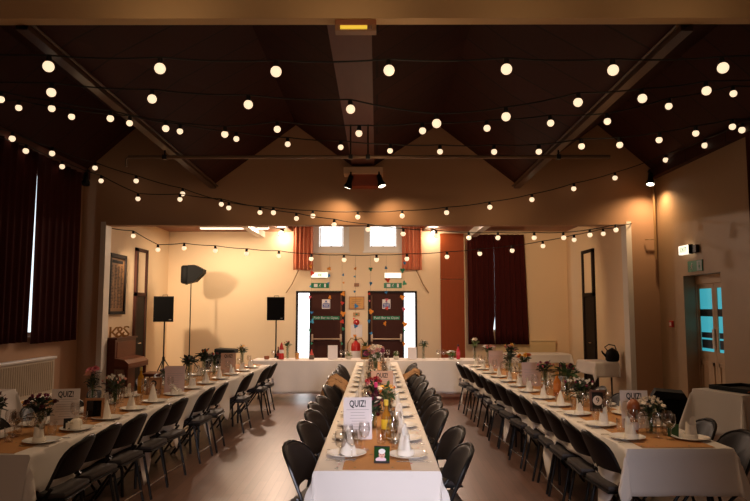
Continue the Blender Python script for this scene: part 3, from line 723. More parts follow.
# head table across the far end
HX0, HX1, HY0 = -2.45, 2.1, 12.72
for k in range(3):
    s_ = (HX1 - HX0) / 3
    d = trestle('folding trestle table under the head table cloth, %s from loudspeaker end' % ORD[k], s_, (HX0 + s_ * k, HY0 + W / 2 + .0, 0), -PI / 2, 'trestle tables of the head table')
rows = cloth_mesh(HX1 - HX0, W + .004, (.25, .62), .5, .5, [], 44)
o = MB(); o.grid(rows); o = o.build('tablecloth', M_cloth, None, True, (HX0, HY0 + W / 2, CZ + .004), (0, 0, -PI / 2), angle=70)
so = o.modifiers.new('hem', 'SOLIDIFY'); so.thickness = .002; so.offset = 1
tag(o, 'long white cloth on the head table before the fire doors', 'tablecloth')
HZ = CZ + .0085

def clothed_table(label, cl_label, L, Wd, loc, rz, side=(.3, .3), e0=.3, e1=.3, seed=0):
    d = thing('folding_table', label, 'table', loc, rz)
    MB().box(-Wd / 2, Wd / 2, 0, L, .70, TOP, .004).build('tabletop', M_oak, d)
    for x in (-Wd / 2 + .08, Wd / 2 - .08):
        for y in (.1, L - .1): MB().tube([(x, y, 0), (x, y, .7)], .016, 8).build('leg', M_tube, d, True)
    m = MB(); m.grid(cloth_mesh(L + .01, Wd + .01, side, e0, e1, [], seed))
    c_ = m.build('tablecloth', M_cloth, None, True, (loc[0], loc[1], CZ), (0, 0, rz), angle=70)
    so = c_.modifiers.new('hem', 'SOLIDIFY'); so.thickness = .002; so.offset = 1
    tag(c_, cl_label, 'tablecloth')
    return d
clothed_table('square side table against the beige wall below the blue-paned door', 'white cloth hanging on the side table near the blue-paned door', .85, .72, (4.08, 7.95, 0), R(-71), (.42, .42), .5, .1, 3)
clothed_table('small side table by the heater under the dark curtains', 'dim white cloth on the side table by the heater', 1.0, .7, (-4.80, 7.2, 0), R(4), (.35, .35), .3, .35, 4)
clothed_table('small folding table in stage room against cream wall', 'white cloth on small folding table in stage room', .72, .44, (4.33, 12.40, 0), R(9), (.24, .05), .28, .1, 5)
clothed_table('table under the long maroon curtain by far wall', 'cream cloth on the table under the long maroon curtain', 1.6, .6, (2.72, 15.0, 0), R(-90), (.2, .2), .2, .2, 6)

# ------------------------------------------------------------------ chairs
def chair_proto():
    d = thing('folding_chair', 'x', 'chair')
    # seat pad
    m = MB(); m.box(-.205, .205, -.265, .18, .432, .476, .018); s_ = m.build('seat', M_seat, d, True)
    m = MB(); m.box(-.21, .21, -.27, .185, .420, .436, .004); m.build('seat_pan', M_blackm, s_)
    # back pad: rounded arch, slightly wrapped
    def yb(z): return -.165 - (z - .47) * .44
    rows = []; nz = 9; nx = 14
    def halfw(z):
        t = (z - .565) / (.815 - .565)
        return .212 * (1 - max(0, (t - .35) / .65) ** 3.2) ** .5 if t < 1 else 0.0
    def surf(sign):
        rr = []
        for j in range(nz + 1):
            z = .565 + (.812 - .565) * (1 - (1 - j / nz) ** 1.3) ; hw = max(halfw(z), .03)
            r_ = []
            for i in range(nx + 1):
                s = -1 + 2 * i / nx; x = s * hw
                edge = max(0, 1 - abs(s) ** 6) * (1 if 0 < j < nz else .35)
                r_.append((x, yb(z) + .055 * (x / .212) ** 2 - .02 + sign * (.006 + .014 * edge), z))
            rr.append(r_)
        return rr
    m = MB(); F = surf(1); B = surf(-1)
    m.grid(F); m.grid([r[::-1] for r in B])
    for j in range(nz):
        for e in (0, -1):
            q = [F[j][e], F[j + 1][e], B[j + 1][e], B[j][e]]; m.bm.faces.new([m.bm.verts.new(p) for p in q])
    for e in (0, -1):
        for i in range(nx):
            q = [F[e][i], F[e][i + 1], B[e][i + 1], B[e][i]]; m.bm.faces.new([m.bm.verts.new(p) for p in q])
    bmesh.ops.remove_doubles(m.bm, verts=m.bm.verts, dist=.0006)
    m.build('backrest', M_vinyl, d, True, angle=60)
    # frame round the back
    pts = []
    for z in (.50, .56, .62, .66, .70, .74, .77, .79, .803): pts.append((-max(halfw(z), .03) - .008, yb(z) + .055 * (halfw(z) / .212) ** 2 - .02, z))
    top = [(-.06, yb(.815) - .012, .818), (0, yb(.818) - .015, .822), (.06, yb(.815) - .012, .818)]
    pts = pts + top + [(-x, y, z) for x, y, z in pts[::-1]]
    MB().tube(pts, .0115, 8).build('back_frame', M_tube, d, True)
    for s in (-1, 1):
        MB().tube([(s * .222, .24, 0), (s * .222, -.02, .36), (s * .22, -.13, .45), (s * .22, -.18, .51)], .012, 8).build('leg', M_tube, d, True)
        MB().tube([(s * .200, -.185, .43), (s * .200, -.22, .26), (s * .205, -.275, 0)], .012, 8).build('leg', M_tube, d, True)
    MB().tube([(-.204, -.252, .12), (.204, -.252, .12)], .008, 6).build('stretcher', M_chrome, d, True)
    MB().tube([(-.222, .166, .11), (.222, .166, .11)], .008, 6).build('stretcher', M_tube, d, True)
    return d
chair0 = chair_proto(); used = [False]
GR = {('left', 1): 'aisle side chairs at the curtain-side row', ('left', -1): 'wall side chairs at the curtain-side row', ('mid', -1): 'chairs on the piano side of the middle row', ('mid', 1): 'chairs on the blue-door side of the middle row', ('right', -1): 'aisle side chairs at the blue-door row', ('right', 1): 'wall side chairs at the blue-door row'}
CH = {
 ('left', 1): [4.80, 5.30, 5.80, 6.35, 6.85, 7.75, 8.27, 9.55, 10.72, 11.3],
 ('left', -1): [5.6, 6.2, 6.8, 7.4, 8.6, 9.2],
 ('mid', -1): [4.50, 5.31, 5.91, 6.40, 6.90, 7.86, 8.40, 8.98, 9.56, 10.2, 10.9],
 ('mid', 1): [4.46, 5.10, 6.00, 6.47, 6.98, 7.57, 8.39, 9.13, 9.87, 10.5, 11.11],
 ('right', -1): [5.0, 5.5, 6.03, 6.5, 6.98, 7.53, 8.15, 8.65, 9.28, 10.03, 10.7, 11.3],
 ('right', 1): [4.95, 5.5, 6.6, 7.2, 7.8, 8.5, 9.2],
}
COFF = {'left': .36 + .26, 'mid': .335, 'right': .36 + .10}
TOPX = {('left', 1): .60, ('left', -1): .62, ('mid', -1): .61, ('mid', 1): .615, ('right', -1): .53, ('right', 1): .60}
for (key, sd), ys in CH.items():
    A, dv, n, L, ang = run_frame(key)
    for k, y in enumerate(ys):
        # chair origin: the back top sits .27 behind the origin
        off = sd * (TOPX[key, sd] - .30 + rnd.uniform(-.02, .02))
        x, yy = on_run(key, y, off)
        rz = -ang + (PI / 2 if sd > 0 else -PI / 2) + rnd.uniform(-.08, .08) + (sd * .16 if key == 'mid' else 0)
        lb = 'black padded folding chair, %s from near end, %s of %s' % (ORD[k], SIDE[key, sd], RUNS[key][2])
        if not used[0]:
            used[0] = True; chair0.location = (x, yy, 0); chair0.rotation_euler = (0, 0, rz); chair0['label'] = lb; chair0['group'] = GR[key, sd]
        else:
            dup(chair0, (x, yy, 0), rz, lb, GR[key, sd])

# tan jackets over three chairs
def jacket(label, loc, rz, seed):
    r_ = random.Random(seed); rows = []
    for j in range(13):
        s = -1 + 2 * j / 12     # front hem .. over the top .. back hem
        a = abs(s); z = .84 - .34 * a ** 1.6 - (.02 if s > 0 else 0)
        yv = -.262 + (.075 if s > 0 else -.062) * min(1, a * 3.0) + (.06 * a if s > 0 else -.05 * a) + (.84 - z) * .26
        hw = .15 + .11 * min(1, a * 2.2)
        rows.append([(hw * (-1 + 2 * i / 14), yv + .022 * math.sin(i * 1.7 + seed + 3 * a) + .05 * (abs(-1 + 2 * i / 14)) ** 2 * (1 if s > 0 else .4), z - .05 * (abs(-1 + 2 * i / 14)) ** 3 + r_.uniform(-.016, .016)) for i in range(15)])
    m = MB(); m.grid(rows)
    d = thing('jacket', label, 'jacket', loc, rz, 'tan jackets on chairs')
    o = m.build('body', M_jacket, d, True, angle=80)
    so = o.modifiers.new('thickness', 'SOLIDIFY'); so.thickness = .022; so.offset = 0
    m = MB(); m.tube([(.19, -.33, .74), (.215, -.36, .6), (.19, -.34, .46)], [.045, .05, .04], 10); m.build('sleeve', M_jacket, d, True)
    m = MB(); m.tube([(-.19, -.33, .74), (-.215, -.36, .62), (-.19, -.34, .5)], [.045, .05, .04], 10); m.build('sleeve', M_jacket, d, True)
for y, sd, lb in ((8.40, -1, 'tan furry jacket on seventh chair, piano side of the middle table'), (8.98, -1, 'tan furry jacket on eighth chair, piano side of the middle table'), (9.87, 1, 'tan jacket on ninth chair, blue-door side of the middle table')):
    x, yy = on_run('mid', y, sd * .31); jacket(lb, (x, yy, 0), PI / 2 if sd > 0 else -PI / 2, int(y * 10))

# ------------------------------------------------------------------ place settings
plate_me = MB().lathe([(0, .004), (.085, .004), (.098, .010), (.132, .020), (.135, .018), (.100, .004), (.086, 0), (0, 0)], 36).mesh('dinner_plate', M_china, True, 50)
def napkin_mesh(kind, seed):
    r_ = random.Random(seed); m = MB()
    if kind == 0:       # upright rolled bud with two points
        rows = []; n = 22
        for j in range(9):
            t = j / 8; row = []
            for i in range(n + 1):
                th = 2 * PI * 1.25 * i / n
                top = .115 + .075 * max(0, math.cos(th * .8 - .4)) ** 3 + .03 * max(0, math.cos(th - 3.4)) ** 2
                r = (.052 - .026 * t + .010 * math.sin(3 * th + seed)) * (1 + .06 * i / n) + .012 * t * t * math.cos(2 * th)
                row.append((r * math.cos(th), r * math.sin(th), top * t))
            rows.append(row)
        m.grid(rows)
        m.lathe([(.050, 0), (.060, .002), (.062, .03), (.052, .042)], 20)
    elif kind == 1:     # tall pointed cone
        rows = []; n = 18
        for j in range(8):
            t = j / 7; rows.append([((.058 * (1 - t) ** .8 + .004) * math.cos(th) * (1 + .12 * math.sin(4 * th + seed)), (.05 * (1 - t) ** .8 + .004) * math.sin(th), .20 * t + .012 * math.sin(2 * th) * (1 - t)) for th in [2 * PI * 1.06 * i / n for i in range(n + 1)]])
        m.grid(rows)
    else:               # drooping winged fold
        m.lathe([(0, .0), (.05, .002), (.056, .03), (.03, .07), (.02, .095), (0, .10)], 16)
        m.grid([[(-.09 + .02 * i, .012 * math.sin(i * .8), .10 + .035 * math.sin(i * .55) - .004 * i * j) for i in range(10)] for j in range(3)] )
        m.grid([[(-.06 + .016 * i, -.05 + .03 * j, .075 + .03 * math.sin(i * .7 + j) - .01 * j) for i in range(9)] for j in range(4)])
    return m.mesh('napkin', M_napkin, True, 60)
nap = [napkin_mesh(0, 1), napkin_mesh(0, 4), napkin_mesh(1, 2), napkin_mesh(2, 3)]
goblet_me = MB().lathe([(0, 0), (.034, 0), (.034, .003), (.008, .008), (.0045, .02), (.0045, .075), (.010, .083), (.030, .100), (.040, .130), (.040, .155), (.034, .190), (.0328, .190), (.0385, .155), (.0385, .131), (.029, .102), (.008, .087), (0, .086)], 20).mesh('wine_glass', M_glass, True, 60)
tumbler_me = MB().lathe([(0, 0), (.028, 0), (.030, .004), (.036, .105), (.0348, .105), (.0285, .008), (0, .007)], 18).mesh('tumbler', M_glass, True, 60)
fork_m = MB(); fork_m.box(-.006, .006, -.10, .02, 0, .003, .001); fork_m.box(-.011, .011, .02, .05, 0, .003, .001)
for q in (-.0095, -.0032, .0032, .0095): fork_m.box(q - .0014, q + .0014, .05, .095, 0, .0025)
fork_me = fork_m.mesh('fork', M_chrome)
knife_m = MB(); knife_m.box(-.006, .006, -.11, .0, 0, .004, .001); knife_m.box(-.008, .008, 0, .11, .0005, .0025, .0005); knife_me = knife_m.mesh('knife', M_chrome)
PL = {
 ('left', 1): [4.92, 5.42, 5.95, 6.50, 7.02, 7.60, 8.20, 8.75, 9.35, 9.95, 10.55, 11.15],
 ('left', -1): [5.0, 5.6, 6.2, 6.8, 7.4, 8.0, 8.6, 9.2, 9.8, 10.4, 11.0],
 ('mid', -1): [4.48, 5.05, 5.62, 6.18, 6.75, 7.32, 7.9, 8.45, 9.0, 9.57, 10.15, 10.7, 11.3],
 ('mid', 1): [4.44, 5.0, 5.55, 6.12, 6.7, 7.28, 7.85, 8.4, 8.97, 9.55, 10.1, 10.7, 11.3],
 ('right', -1): [5.06, 5.62, 6.2, 6.75, 7.3, 7.9, 8.45, 9.0, 9.6, 10.2, 10.8, 11.35],
 ('right', 1): [5.02, 5.6, 6.2, 6.8, 7.4, 8.0, 8.6, 9.2, 9.8, 10.4, 11.0],
}
def place(name, me, label, cat, group, loc, rz=0):
    o = link(name, me, None, loc, (0, 0, rz)); tag(o, label, cat, group); return o
for (key, sd), ys in PL.items():
    A, dv, n, L, ang = run_frame(key); ph = RUNS[key][2]; side = SIDE[key, sd]; gp = '%s of %s' % (side, ph)
    for k, y in enumerate(ys):
        o_ = ORD[k]; tail_ = '%s from near end, %s' % (o_, gp)
        po = .205 if key == 'mid' else .235
        x, yy = on_run(key, y, sd * po)
        place('dinner_plate', plate_me, 'white dinner plate, ' + tail_, 'plate', 'dinner plates, ' + gp, (x, yy, TZ))
        kd = rnd.choice([0, 0, 1, 1, 0, 2]) if not (key == 'left' and sd == 1 and k in (1, 5)) else 3
        if key == 'mid' and k == 0: kd = 2 if sd < 0 else 1
        x2, y2 = on_run(key, y + rnd.uniform(-.02, .02), sd * (po - rnd.uniform(0, .03)))
        o = place('napkin', nap[kd], 'folded upright white napkin, ' + tail_, 'napkin', 'napkins, ' + gp, (x2, y2, TZ + .0045), rnd.uniform(0, 6.28))
        q = rnd.uniform(.72, .92) if not (key == 'mid' and k == 0) else .95
        o.scale = (q, q, q * (1.0 if kd < 3 else 1))
        gx = po - .155
        x3, y3 = on_run(key, y + .17 + rnd.uniform(-.03, .03), sd * (gx + .04 + rnd.uniform(-.015, .015)))
        place('wine_glass', goblet_me, 'stemmed wine glass, ' + tail_, 'wine glass', 'wine glasses, ' + gp, (x3, y3, TZ))
        x3, y3 = on_run(key, y + .26 + rnd.uniform(-.02, .02), sd * (gx + .08 + rnd.uniform(-.01, .01)))
        place('tumbler', tumbler_me, 'clear water tumbler, ' + tail_, 'tumbler', 'tumblers, ' + gp, (x3, y3, TZ))
        if k < 4 and not (key != 'mid' and sd == {'left': -1, 'right': 1}[key]):
            for nm, me, dy in (('fork', fork_me, .155), ('knife', knife_me, -.155)):
                x4, y4 = on_run(key, y - dy * (1 if sd > 0 else -1) * (-1), sd * (po + .03))
                place(nm, me, 'steel %s beside plate, %s' % (nm, tail_), nm, nm + 's, ' + gp, (x4, y4, TZ), -ang + (PI / 2 if sd > 0 else -PI / 2))

# ------------------------------------------------------------------ flowers
BC = {'cream': (236, 220, 196), 'blush': (226, 170, 156), 'pink': (204, 112, 124), 'red': (170, 34, 48), 'magenta': (128, 32, 70), 'yellow': (236, 180, 60), 'orange': (222, 116, 44), 'white': (238, 232, 222), 'lilac': (150, 120, 170), 'burgundy': (84, 22, 34)}
BMESH = {}
def bloom_mesh(kind, colour):
    if (kind, colour) in BMESH: return BMESH[kind, colour]
    mm = mat('petal_' + colour, BC[colour], .7, noise=.12, nscale=60)
    m = MB(); r_ = random.Random(len(BMESH))
    if kind == 'rose':
        for ring, (n, r, h, tilt) in enumerate(((3, .008, .022, .1), (5, .016, .020, .35), (6, .024, .013, .8), (7, .030, .004, 1.25))):
            for k in range(n):
                th = 2 * PI * k / n + ring * .5; rows = []
                for j in range(4):
                    t = j / 3; rad = .004 + (r - .004) * t ** .7 + .004 * math.sin(tilt) * t; z = h * t + .006 - .006 * t * t * tilt
                    wv = (.6 + .5 * math.sin(PI * min(1, t + .25))) * (PI / n) * 1.15
                    rows.append([(rad * math.cos(th + wv * s), rad * math.sin(th + wv * s), z - .003 * abs(s) * t) for s in (-1, -.5, 0, .5, 1)])
                m.grid(rows)
        m.lathe([(0, -.006), (.008, -.002), (.012, .006), (0, .008)], 10)
    elif kind == 'daisy':
        for k in range(11):
            th = 2 * PI * k / 11; c_, s_ = math.cos(th), math.sin(th)
            m.grid([[((.006 + .020 * t) * c_ - w_ * s_ * math.sin(PI * (.15 + .8 * t)), (.006 + .020 * t) * s_ + w_ * c_ * math.sin(PI * (.15 + .8 * t)), .003 + .004 * t - .008 * t * t) for w_ in (-.006, 0, .006)] for t in (0, .4, .75, 1)])
        m.lathe([(0, .008), (.005, .007), (.007, .002), (0, 0)], 10)
    else:  # small clustered bud
        m.lathe([(0, -.006), (.006, -.004), (.010, .004), (.008, .012), (.003, .017), (0, .016)], 10)
        for k in range(4):
            th = k * PI / 2; m.grid([[((.004 + .008 * t) * math.cos(th + s * .5), (.004 + .008 * t) * math.sin(th + s * .5), .002 + .016 * t) for s in (-1, 0, 1)] for t in (0, .5, 1)])
    BMESH[kind, colour] = m.mesh('bloom', mm, True, 70); return BMESH[kind, colour]
VASE = {
 'bud': [(0, 0), (.026, 0), (.030, .01), (.030, .07), (.018, .10), (.014, .16), (.018, .18), (.0165, .18), (.0125, .16), (.016, .10), (.028, .068), (.027, .012), (0, .008)],
 'jar': [(0, 0), (.036, 0), (.040, .006), (.040, .095), (.033, .11), (.034, .13), (.032, .13), (.031, .11), (.038, .094), (.038, .008), (0, .006)],
 'tall': [(0, 0), (.034, 0), (.036, .01), (.028, .12), (.034, .24), (.0325, .24), (.0265, .12), (.034, .012), (0, .008)],
 'low': [(0, 0), (.045, 0), (.058, .03), (.052, .065), (.050, .065), (.055, .03), (.043, .006), (0, .005)],
}
VH = {'bud': .17, 'jar': .12, 'tall': .235, 'low': .06}
def bouquet(label, loc, h, spread, blooms, leaves=26, vase='jar', seed=1, leaf=None, bs=1.0, leaf_len=.07, vmat=None, group=None, frond=False):
    """h: height of the top of the flowers; blooms: list of (kind, colour, n)"""
    r_ = random.Random(seed); d = thing('flower_vase', label, 'flowers', loc, 0, group)
    MB().lathe(VASE[vase], 20).build('vase', vmat or M_vase, d, True, angle=60)
    z0 = VH[vase]; heads = []
    total = sum(n for _, _, n in blooms); leaves = int(leaves * 1.6); bs *= .85
    st = MB(); lf = MB()
    k = 0
    for kind, colour, n in blooms:
        for _ in range(n):
            th = 2.4 * k + r_.uniform(-.4, .4); rad = spread * (.15 + .85 * ((k + .5) / total) ** .5) * r_.uniform(.7, 1.05)
            z = h - (h - z0) * .55 * (rad / spread) ** 2 * r_.uniform(.5, 1.1); k += 1
            p = Vector((rad * math.cos(th), rad * math.sin(th), max(z, z0 + .03)))
            heads.append((p, kind, colour, th, rad / spread))
            st.tube([(r_.uniform(-.012, .012), r_.uniform(-.012, .012), .01), (p.x * .25, p.y * .25, z0), p * .98], .0016, 5)
    for i in range(leaves):
        th = r_.uniform(0, 2 * PI); rad = spread * r_.uniform(.05, .95); z = z0 + (h - z0) * r_.uniform(.0, .9) * (1 - .35 * rad / spread)
        b0 = Vector((rad * .5 * math.cos(th), rad * .5 * math.sin(th), z)); L_ = leaf_len * r_.uniform(.7, 1.3); el = r_.uniform(-.2, 1.2)
        dr = Vector((math.cos(th) * math.cos(el), math.sin(th) * math.cos(el), math.sin(el))); sd = Vector((-math.sin(th), math.cos(th), .2)).normalized()
        w_ = L_ * r_.uniform(.16, .26); dn = Vector((0, 0, -1))
        lf.grid([[b0 + dr * (L_ * t) + sd * (w_ * s * math.sin(PI * (.08 + .9 * t))) + dn * (.25 * L_ * t * t) + Vector((0, 0, abs(s) * w_ * .3)) for s in (-1, 0, 1)] for t in (0, .3, .65, 1)])
        if i % 3 == 0: st.tube([(0, 0, z0 * .6), b0], .0013, 4)
    if frond:
        c0 = Vector((0, 0, z0))
        for i in range(26):
            t = i / 25; c1 = Vector((.02 * math.sin(t * 3), .0, z0 + (h - z0) * t)); s_ = 1 if i % 2 else -1; L_ = .075 * (1 - t * .75)
            dr = Vector((s_ * .85, .25 * math.sin(i), .5)).normalized(); sd = Vector((0, .6, .4)).normalized()
            lf.grid([[c1 + dr * (L_ * q) + sd * (L_ * .17 * s2 * math.sin(PI * (.1 + .85 * q))) for s2 in (-1, 0, 1)] for q in (0, .35, .7, 1)])
        st.tube([(0, 0, .01), (0, 0, z0), (.02, 0, z0 + (h - z0) * .6), (.0, 0, h)], .0025, 5)
    st.build('stems', M_stem, d)
    d.children[-1]['kind'] = 'stuff'
    lo = lf.build('foliage', leaf or M_leaf, d, True, angle=80); lo['kind'] = 'stuff'
    for p, kind, colour, th, q in heads:
        o = link('bloom', bloom_mesh(kind, colour), d, p, (q * .7 * math.sin(-th) * -1 * r_.uniform(.6, 1.1), q * .7 * math.cos(th), r_.uniform(0, 6)))
        sc = bs * r_.uniform(.85, 1.2) * (1.2 if kind == 'bud' else 1); o.scale = (sc, sc, sc)
    return d
Z3 = lambda x, y, dz=0: (x, y, TZ + dz)
# middle table
bouquet('mixed burgundy and cream posy in jar behind the nearest menu on middle table', Z3(-.04, 5.50), .27, .10, [('rose', 'burgundy', 4), ('daisy', 'white', 7), ('bud', 'magenta', 5)], 30, 'jar', 2, M_leafd)
bouquet('yellow and cream wildflower jar beside the pink bottle on middle table', Z3(.095, 6.22), .27, .13, [('daisy', 'yellow', 8), ('daisy', 'cream', 8), ('bud', 'orange', 5)], 34, 'jar', 3)
bouquet('red carnation jar before the second menu on middle table', Z3(-.03, 6.65), .29, .11, [('rose', 'red', 6), ('rose', 'pink', 2), ('bud', 'red', 4)], 28, 'jar', 4, M_leafd)
bouquet('tall cream and pink rose arrangement near far end of middle table', Z3(-.02, 9.2), .46, .15, [('rose', 'cream', 9), ('rose', 'blush', 7), ('rose', 'magenta', 3)], 36, 'tall', 5, M_leaf, 1.6)
bouquet('small cream posy between middle menu and tall roses on middle table', Z3(-.05, 8.3), .22, .08, [('rose', 'cream', 5), ('bud', 'pink', 4)], 20, 'jar', 6)
# table by the dark curtains
bouquet('dark leafy frond in tall vase at near end of table by dark curtains', Z3(-2.80, 4.86), .36, .06, [('bud', 'burgundy', 4)], 14, 'tall', 7, M_leafd, 1, .07, frond=True)
bouquet('dark mixed bouquet with magenta tips before the nearest menu by dark curtains', Z3(-2.66, 5.22), .30, .13, [('bud', 'magenta', 7), ('rose', 'burgundy', 4), ('daisy', 'yellow', 3)], 44, 'jar', 8, M_leafd)
bouquet('tall dark frond with one pink rose behind the wooden mirror frame', Z3(-2.70, 6.25), .42, .06, [('rose', 'pink', 2), ('rose', 'blush', 1)], 10, 'tall', 9, M_leafd, 1.5, .07, frond=True)
bouquet('wide jar of small white buds near piano on table by dark curtains', Z3(-2.72, 6.85), .29, .15, [('bud', 'white', 16), ('bud', 'blush', 8)], 40, 'jar', 10, M_leafd)
bouquet('trailing green posy with lilac flowers beside the number two frame', Z3(-2.56, 8.05), .26, .14, [('bud', 'lilac', 7), ('rose', 'burgundy', 2)], 40, 'jar', 11, M_leaf)
bouquet('curly dark foliage vase just beyond the pale menu by dark curtains', Z3(-2.50, 8.75), .34, .09, [('bud', 'burgundy', 3)], 40, 'tall', 12, M_leafd, 1, .10)
bouquet('tall dark green spray in vase, halfway along table by dark curtains', Z3(-2.50, 9.50), .40, .09, [('bud', 'orange', 3)], 30, 'tall', 13, M_leafd, 1, .1, frond=True)
bouquet('low dark bouquet before the pink menu at far part by dark curtains', Z3(-2.44, 9.85), .32, .11, [('bud', 'red', 4), ('bud', 'burgundy', 5)], 36, 'tall', 14, M_leafd)
bouquet('fresh green and yellow vase at far end of table by dark curtains', Z3(-2.30, 11.2), .36, .09, [('rose', 'yellow', 3), ('bud', 'white', 4)], 30, 'tall', 15, M_leaf)
# table by the blue-paned door
bouquet('bushy cream wildflower jar at near end of table by blue-paned door', Z3(2.18, 5.28), .27, .12, [('bud', 'cream', 16), ('daisy', 'cream', 8)], 30, 'jar', 16, M_leafd)
bouquet('spreading white blossom foliage beside the number nine frame', Z3(2.07, 6.75), .27, .16, [('bud', 'white', 20), ('bud', 'magenta', 4)], 50, 'jar', 17, M_leafd)
bouquet('green tulip stems with dark red heads, behind spreading white blossom', Z3(2.04, 7.08), .38, .11, [('rose', 'burgundy', 3), ('bud', 'red', 3)], 26, 'tall', 18, M_leaf, 1.2, .11)
bouquet('magenta and green bouquet beside the orange bottle', Z3(2.02, 7.92), .34, .12, [('rose', 'magenta', 4), ('bud', 'pink', 5)], 34, 'tall', 19, M_leafd)
bouquet('yellow and orange flower vase halfway along table by blue-paned door', Z3(2.04, 9.15), .36, .10, [('rose', 'yellow', 3), ('rose', 'orange', 3)], 34, 'tall', 20, M_leaf, 1.3)
bouquet('tall pink and yellow stems beyond the orange flowers', Z3(1.99, 9.85), .46, .09, [('rose', 'yellow', 2), ('rose', 'blush', 2), ('bud', 'pink', 2)], 36, 'tall', 21, M_leafd, 1.2, .1)
bouquet('blush rose vase near far end of table by blue-paned door', Z3(1.94, 11.45), .34, .12, [('rose', 'blush', 4), ('rose', 'white', 2), ('bud', 'pink', 3)], 30, 'tall', 22, M_leaf, 1.5)
bouquet('small dark posy by farthest menu of table by blue-paned door', Z3(2.1, 10.6), .26, .08, [('bud', 'pink', 4)], 24, 'jar', 23, M_leafd)

# ------------------------------------------------------------------ menus, frames, cards
def menu(label, loc, rz, w=.21, h=.297, lean=.16, title=True, paper=None):
    d = thing('menu_sign', label, 'menu sign', loc, rz)
    mx = Matrix.Rotation(-lean, 4, 'X')
    MB().box(-w / 2, w / 2, -.0015, .0015, 0, h, mx=mx).build('sheet', paper or M_paper, d)
    b = MB(); b.box(-w / 2 + .03, w / 2 - .03, .0, .05, 0, .004); b.box(-.03, .03, .045, .05, 0, .10, mx=Matrix.Identity(4)); b.build('easel_back', M_glass, d)
    if title:
        rot = (PI / 2 - lean, 0, 0); p = mx @ Vector((0, -.0025, h * .84))
        o = link('lettering', text_mesh('QUIZ!', .055, M_ink, .0004, off=.0012), d, p, rot); o.scale = (.86, 1.25, 1)
    b = MB(); r_ = random.Random(h + loc[1])
    for i in range(9):
        z = h * .70 - i * h * .068; L_ = w * r_.uniform(.18, .38)
        if i == 0: L_ = w * .40
        b.box(-L_, L_, -.0026, -.0014, z, z + .0028, mx=mx)
    b.build('text_line', M_inkgrey, d)
    return d
M_pinkpaper = mat('pinkish_card', (214, 184, 176), .7); M_tanpaper = mat('tan_card', (208, 164, 134), .7)
menu('white QUIZ sheet standing at near end of middle table', Z3(-.145, 5.0), R(4), .215, .31)
menu('tan QUIZ sheet standing farther along middle table, before the roses', Z3(.055, 7.15), R(-2), .24, .31, paper=M_tanpaper)
menu('QUIZ sheet beside dark flowers at near end of table by dark curtains', Z3(-2.66, 5.62), R(12), .225, .30)
menu('pale lilac menu sheet beside the number two frame', Z3(-2.40, 7.80), R(10), .23, .31, title=False, paper=M_pinkpaper)
menu('pinkish menu sheet at far part of table by dark curtains', Z3(-2.30, 10.15), R(8), .23, .31, paper=M_tanpaper)
menu('QUIZ sheet before the dark box at table by blue-paned door', Z3(2.14, 5.48), R(-4), .225, .305)
menu('pinkish menu sheet beside the orange bottle', Z3(1.98, 8.45), R(-10), .24, .30, title=False, paper=M_pinkpaper)
menu('pinkish menu sheet near far end of table by blue-paned door', Z3(1.98, 10.95), R(-8), .24, .30, title=False, paper=M_pinkpaper)

def frame(label, loc, rz, w, h, face, text=None, tcol=None, fm=None, size=.09):
    d = thing('table_frame', label, 'frame', loc, rz); t = .022; mx = Matrix.Rotation(-.14, 4, 'X')
    b = MB(); b.box(-w / 2, -w / 2 + t, -.012, .012, 0, h, .003, mx); b.box(w / 2 - t, w / 2, -.012, .012, 0, h, .003, mx); b.box(-w / 2, w / 2, -.0121, .0121, 0, t, .003, mx); b.box(-w / 2, w / 2, -.0121, .0121, h - t, h, .003, mx)
    b.build('frame', fm or M_oak, d)
    MB().box(-w / 2 + t * .8, w / 2 - t * .8, -.002, .006, t * .8, h - t * .8, mx=mx).build('face', face, d)
    b = MB(); b.box(-.02, .02, .05, .055, 0, h * .6); b.box(-.02, .02, .0, .055, .0, .004); b.build('strut', fm or M_oak, d)
    if text: link('lettering', text_mesh(text, size, tcol, .0006), d, mx @ Vector((0, -.0032, h / 2)), (PI / 2 - .14, 0, 0))
    return d, mx
frame('kraft table number 2 frame behind the plates by dark curtains', Z3(-2.58, 7.62), R(6), .17, .19, mat('tan_face', (188, 140, 96), .6), '2', M_ink, M_oak, .17)
frame('wooden frame with dark mirror glass behind second plate by dark curtains', Z3(-2.53, 5.90), R(10), .17, .185, mat('dark_mirror', (30, 26, 22), .04, metal=.6), None, None, M_oak)
d, mx = frame('dark frame with white number 9 disc, table by blue-paned door', Z3(2.13, 6.38), R(-6), .15, .20, M_ink, None, None, mat('dark_oak', (96, 60, 38), .5))
o = MB().lathe([(0, 0), (.045, 0), (.045, .002), (0, .002)], 24, mx=mx @ Matrix.Translation((0, -.002, .10)) @ Matrix.Rotation(PI / 2, 4, 'X')).build('disc', M_paper, d)
link('lettering', text_mesh('9', .075, M_ink, .0006), o, mx @ Vector((0, -.0048, .10)), (PI / 2 - .14, 0, 0))
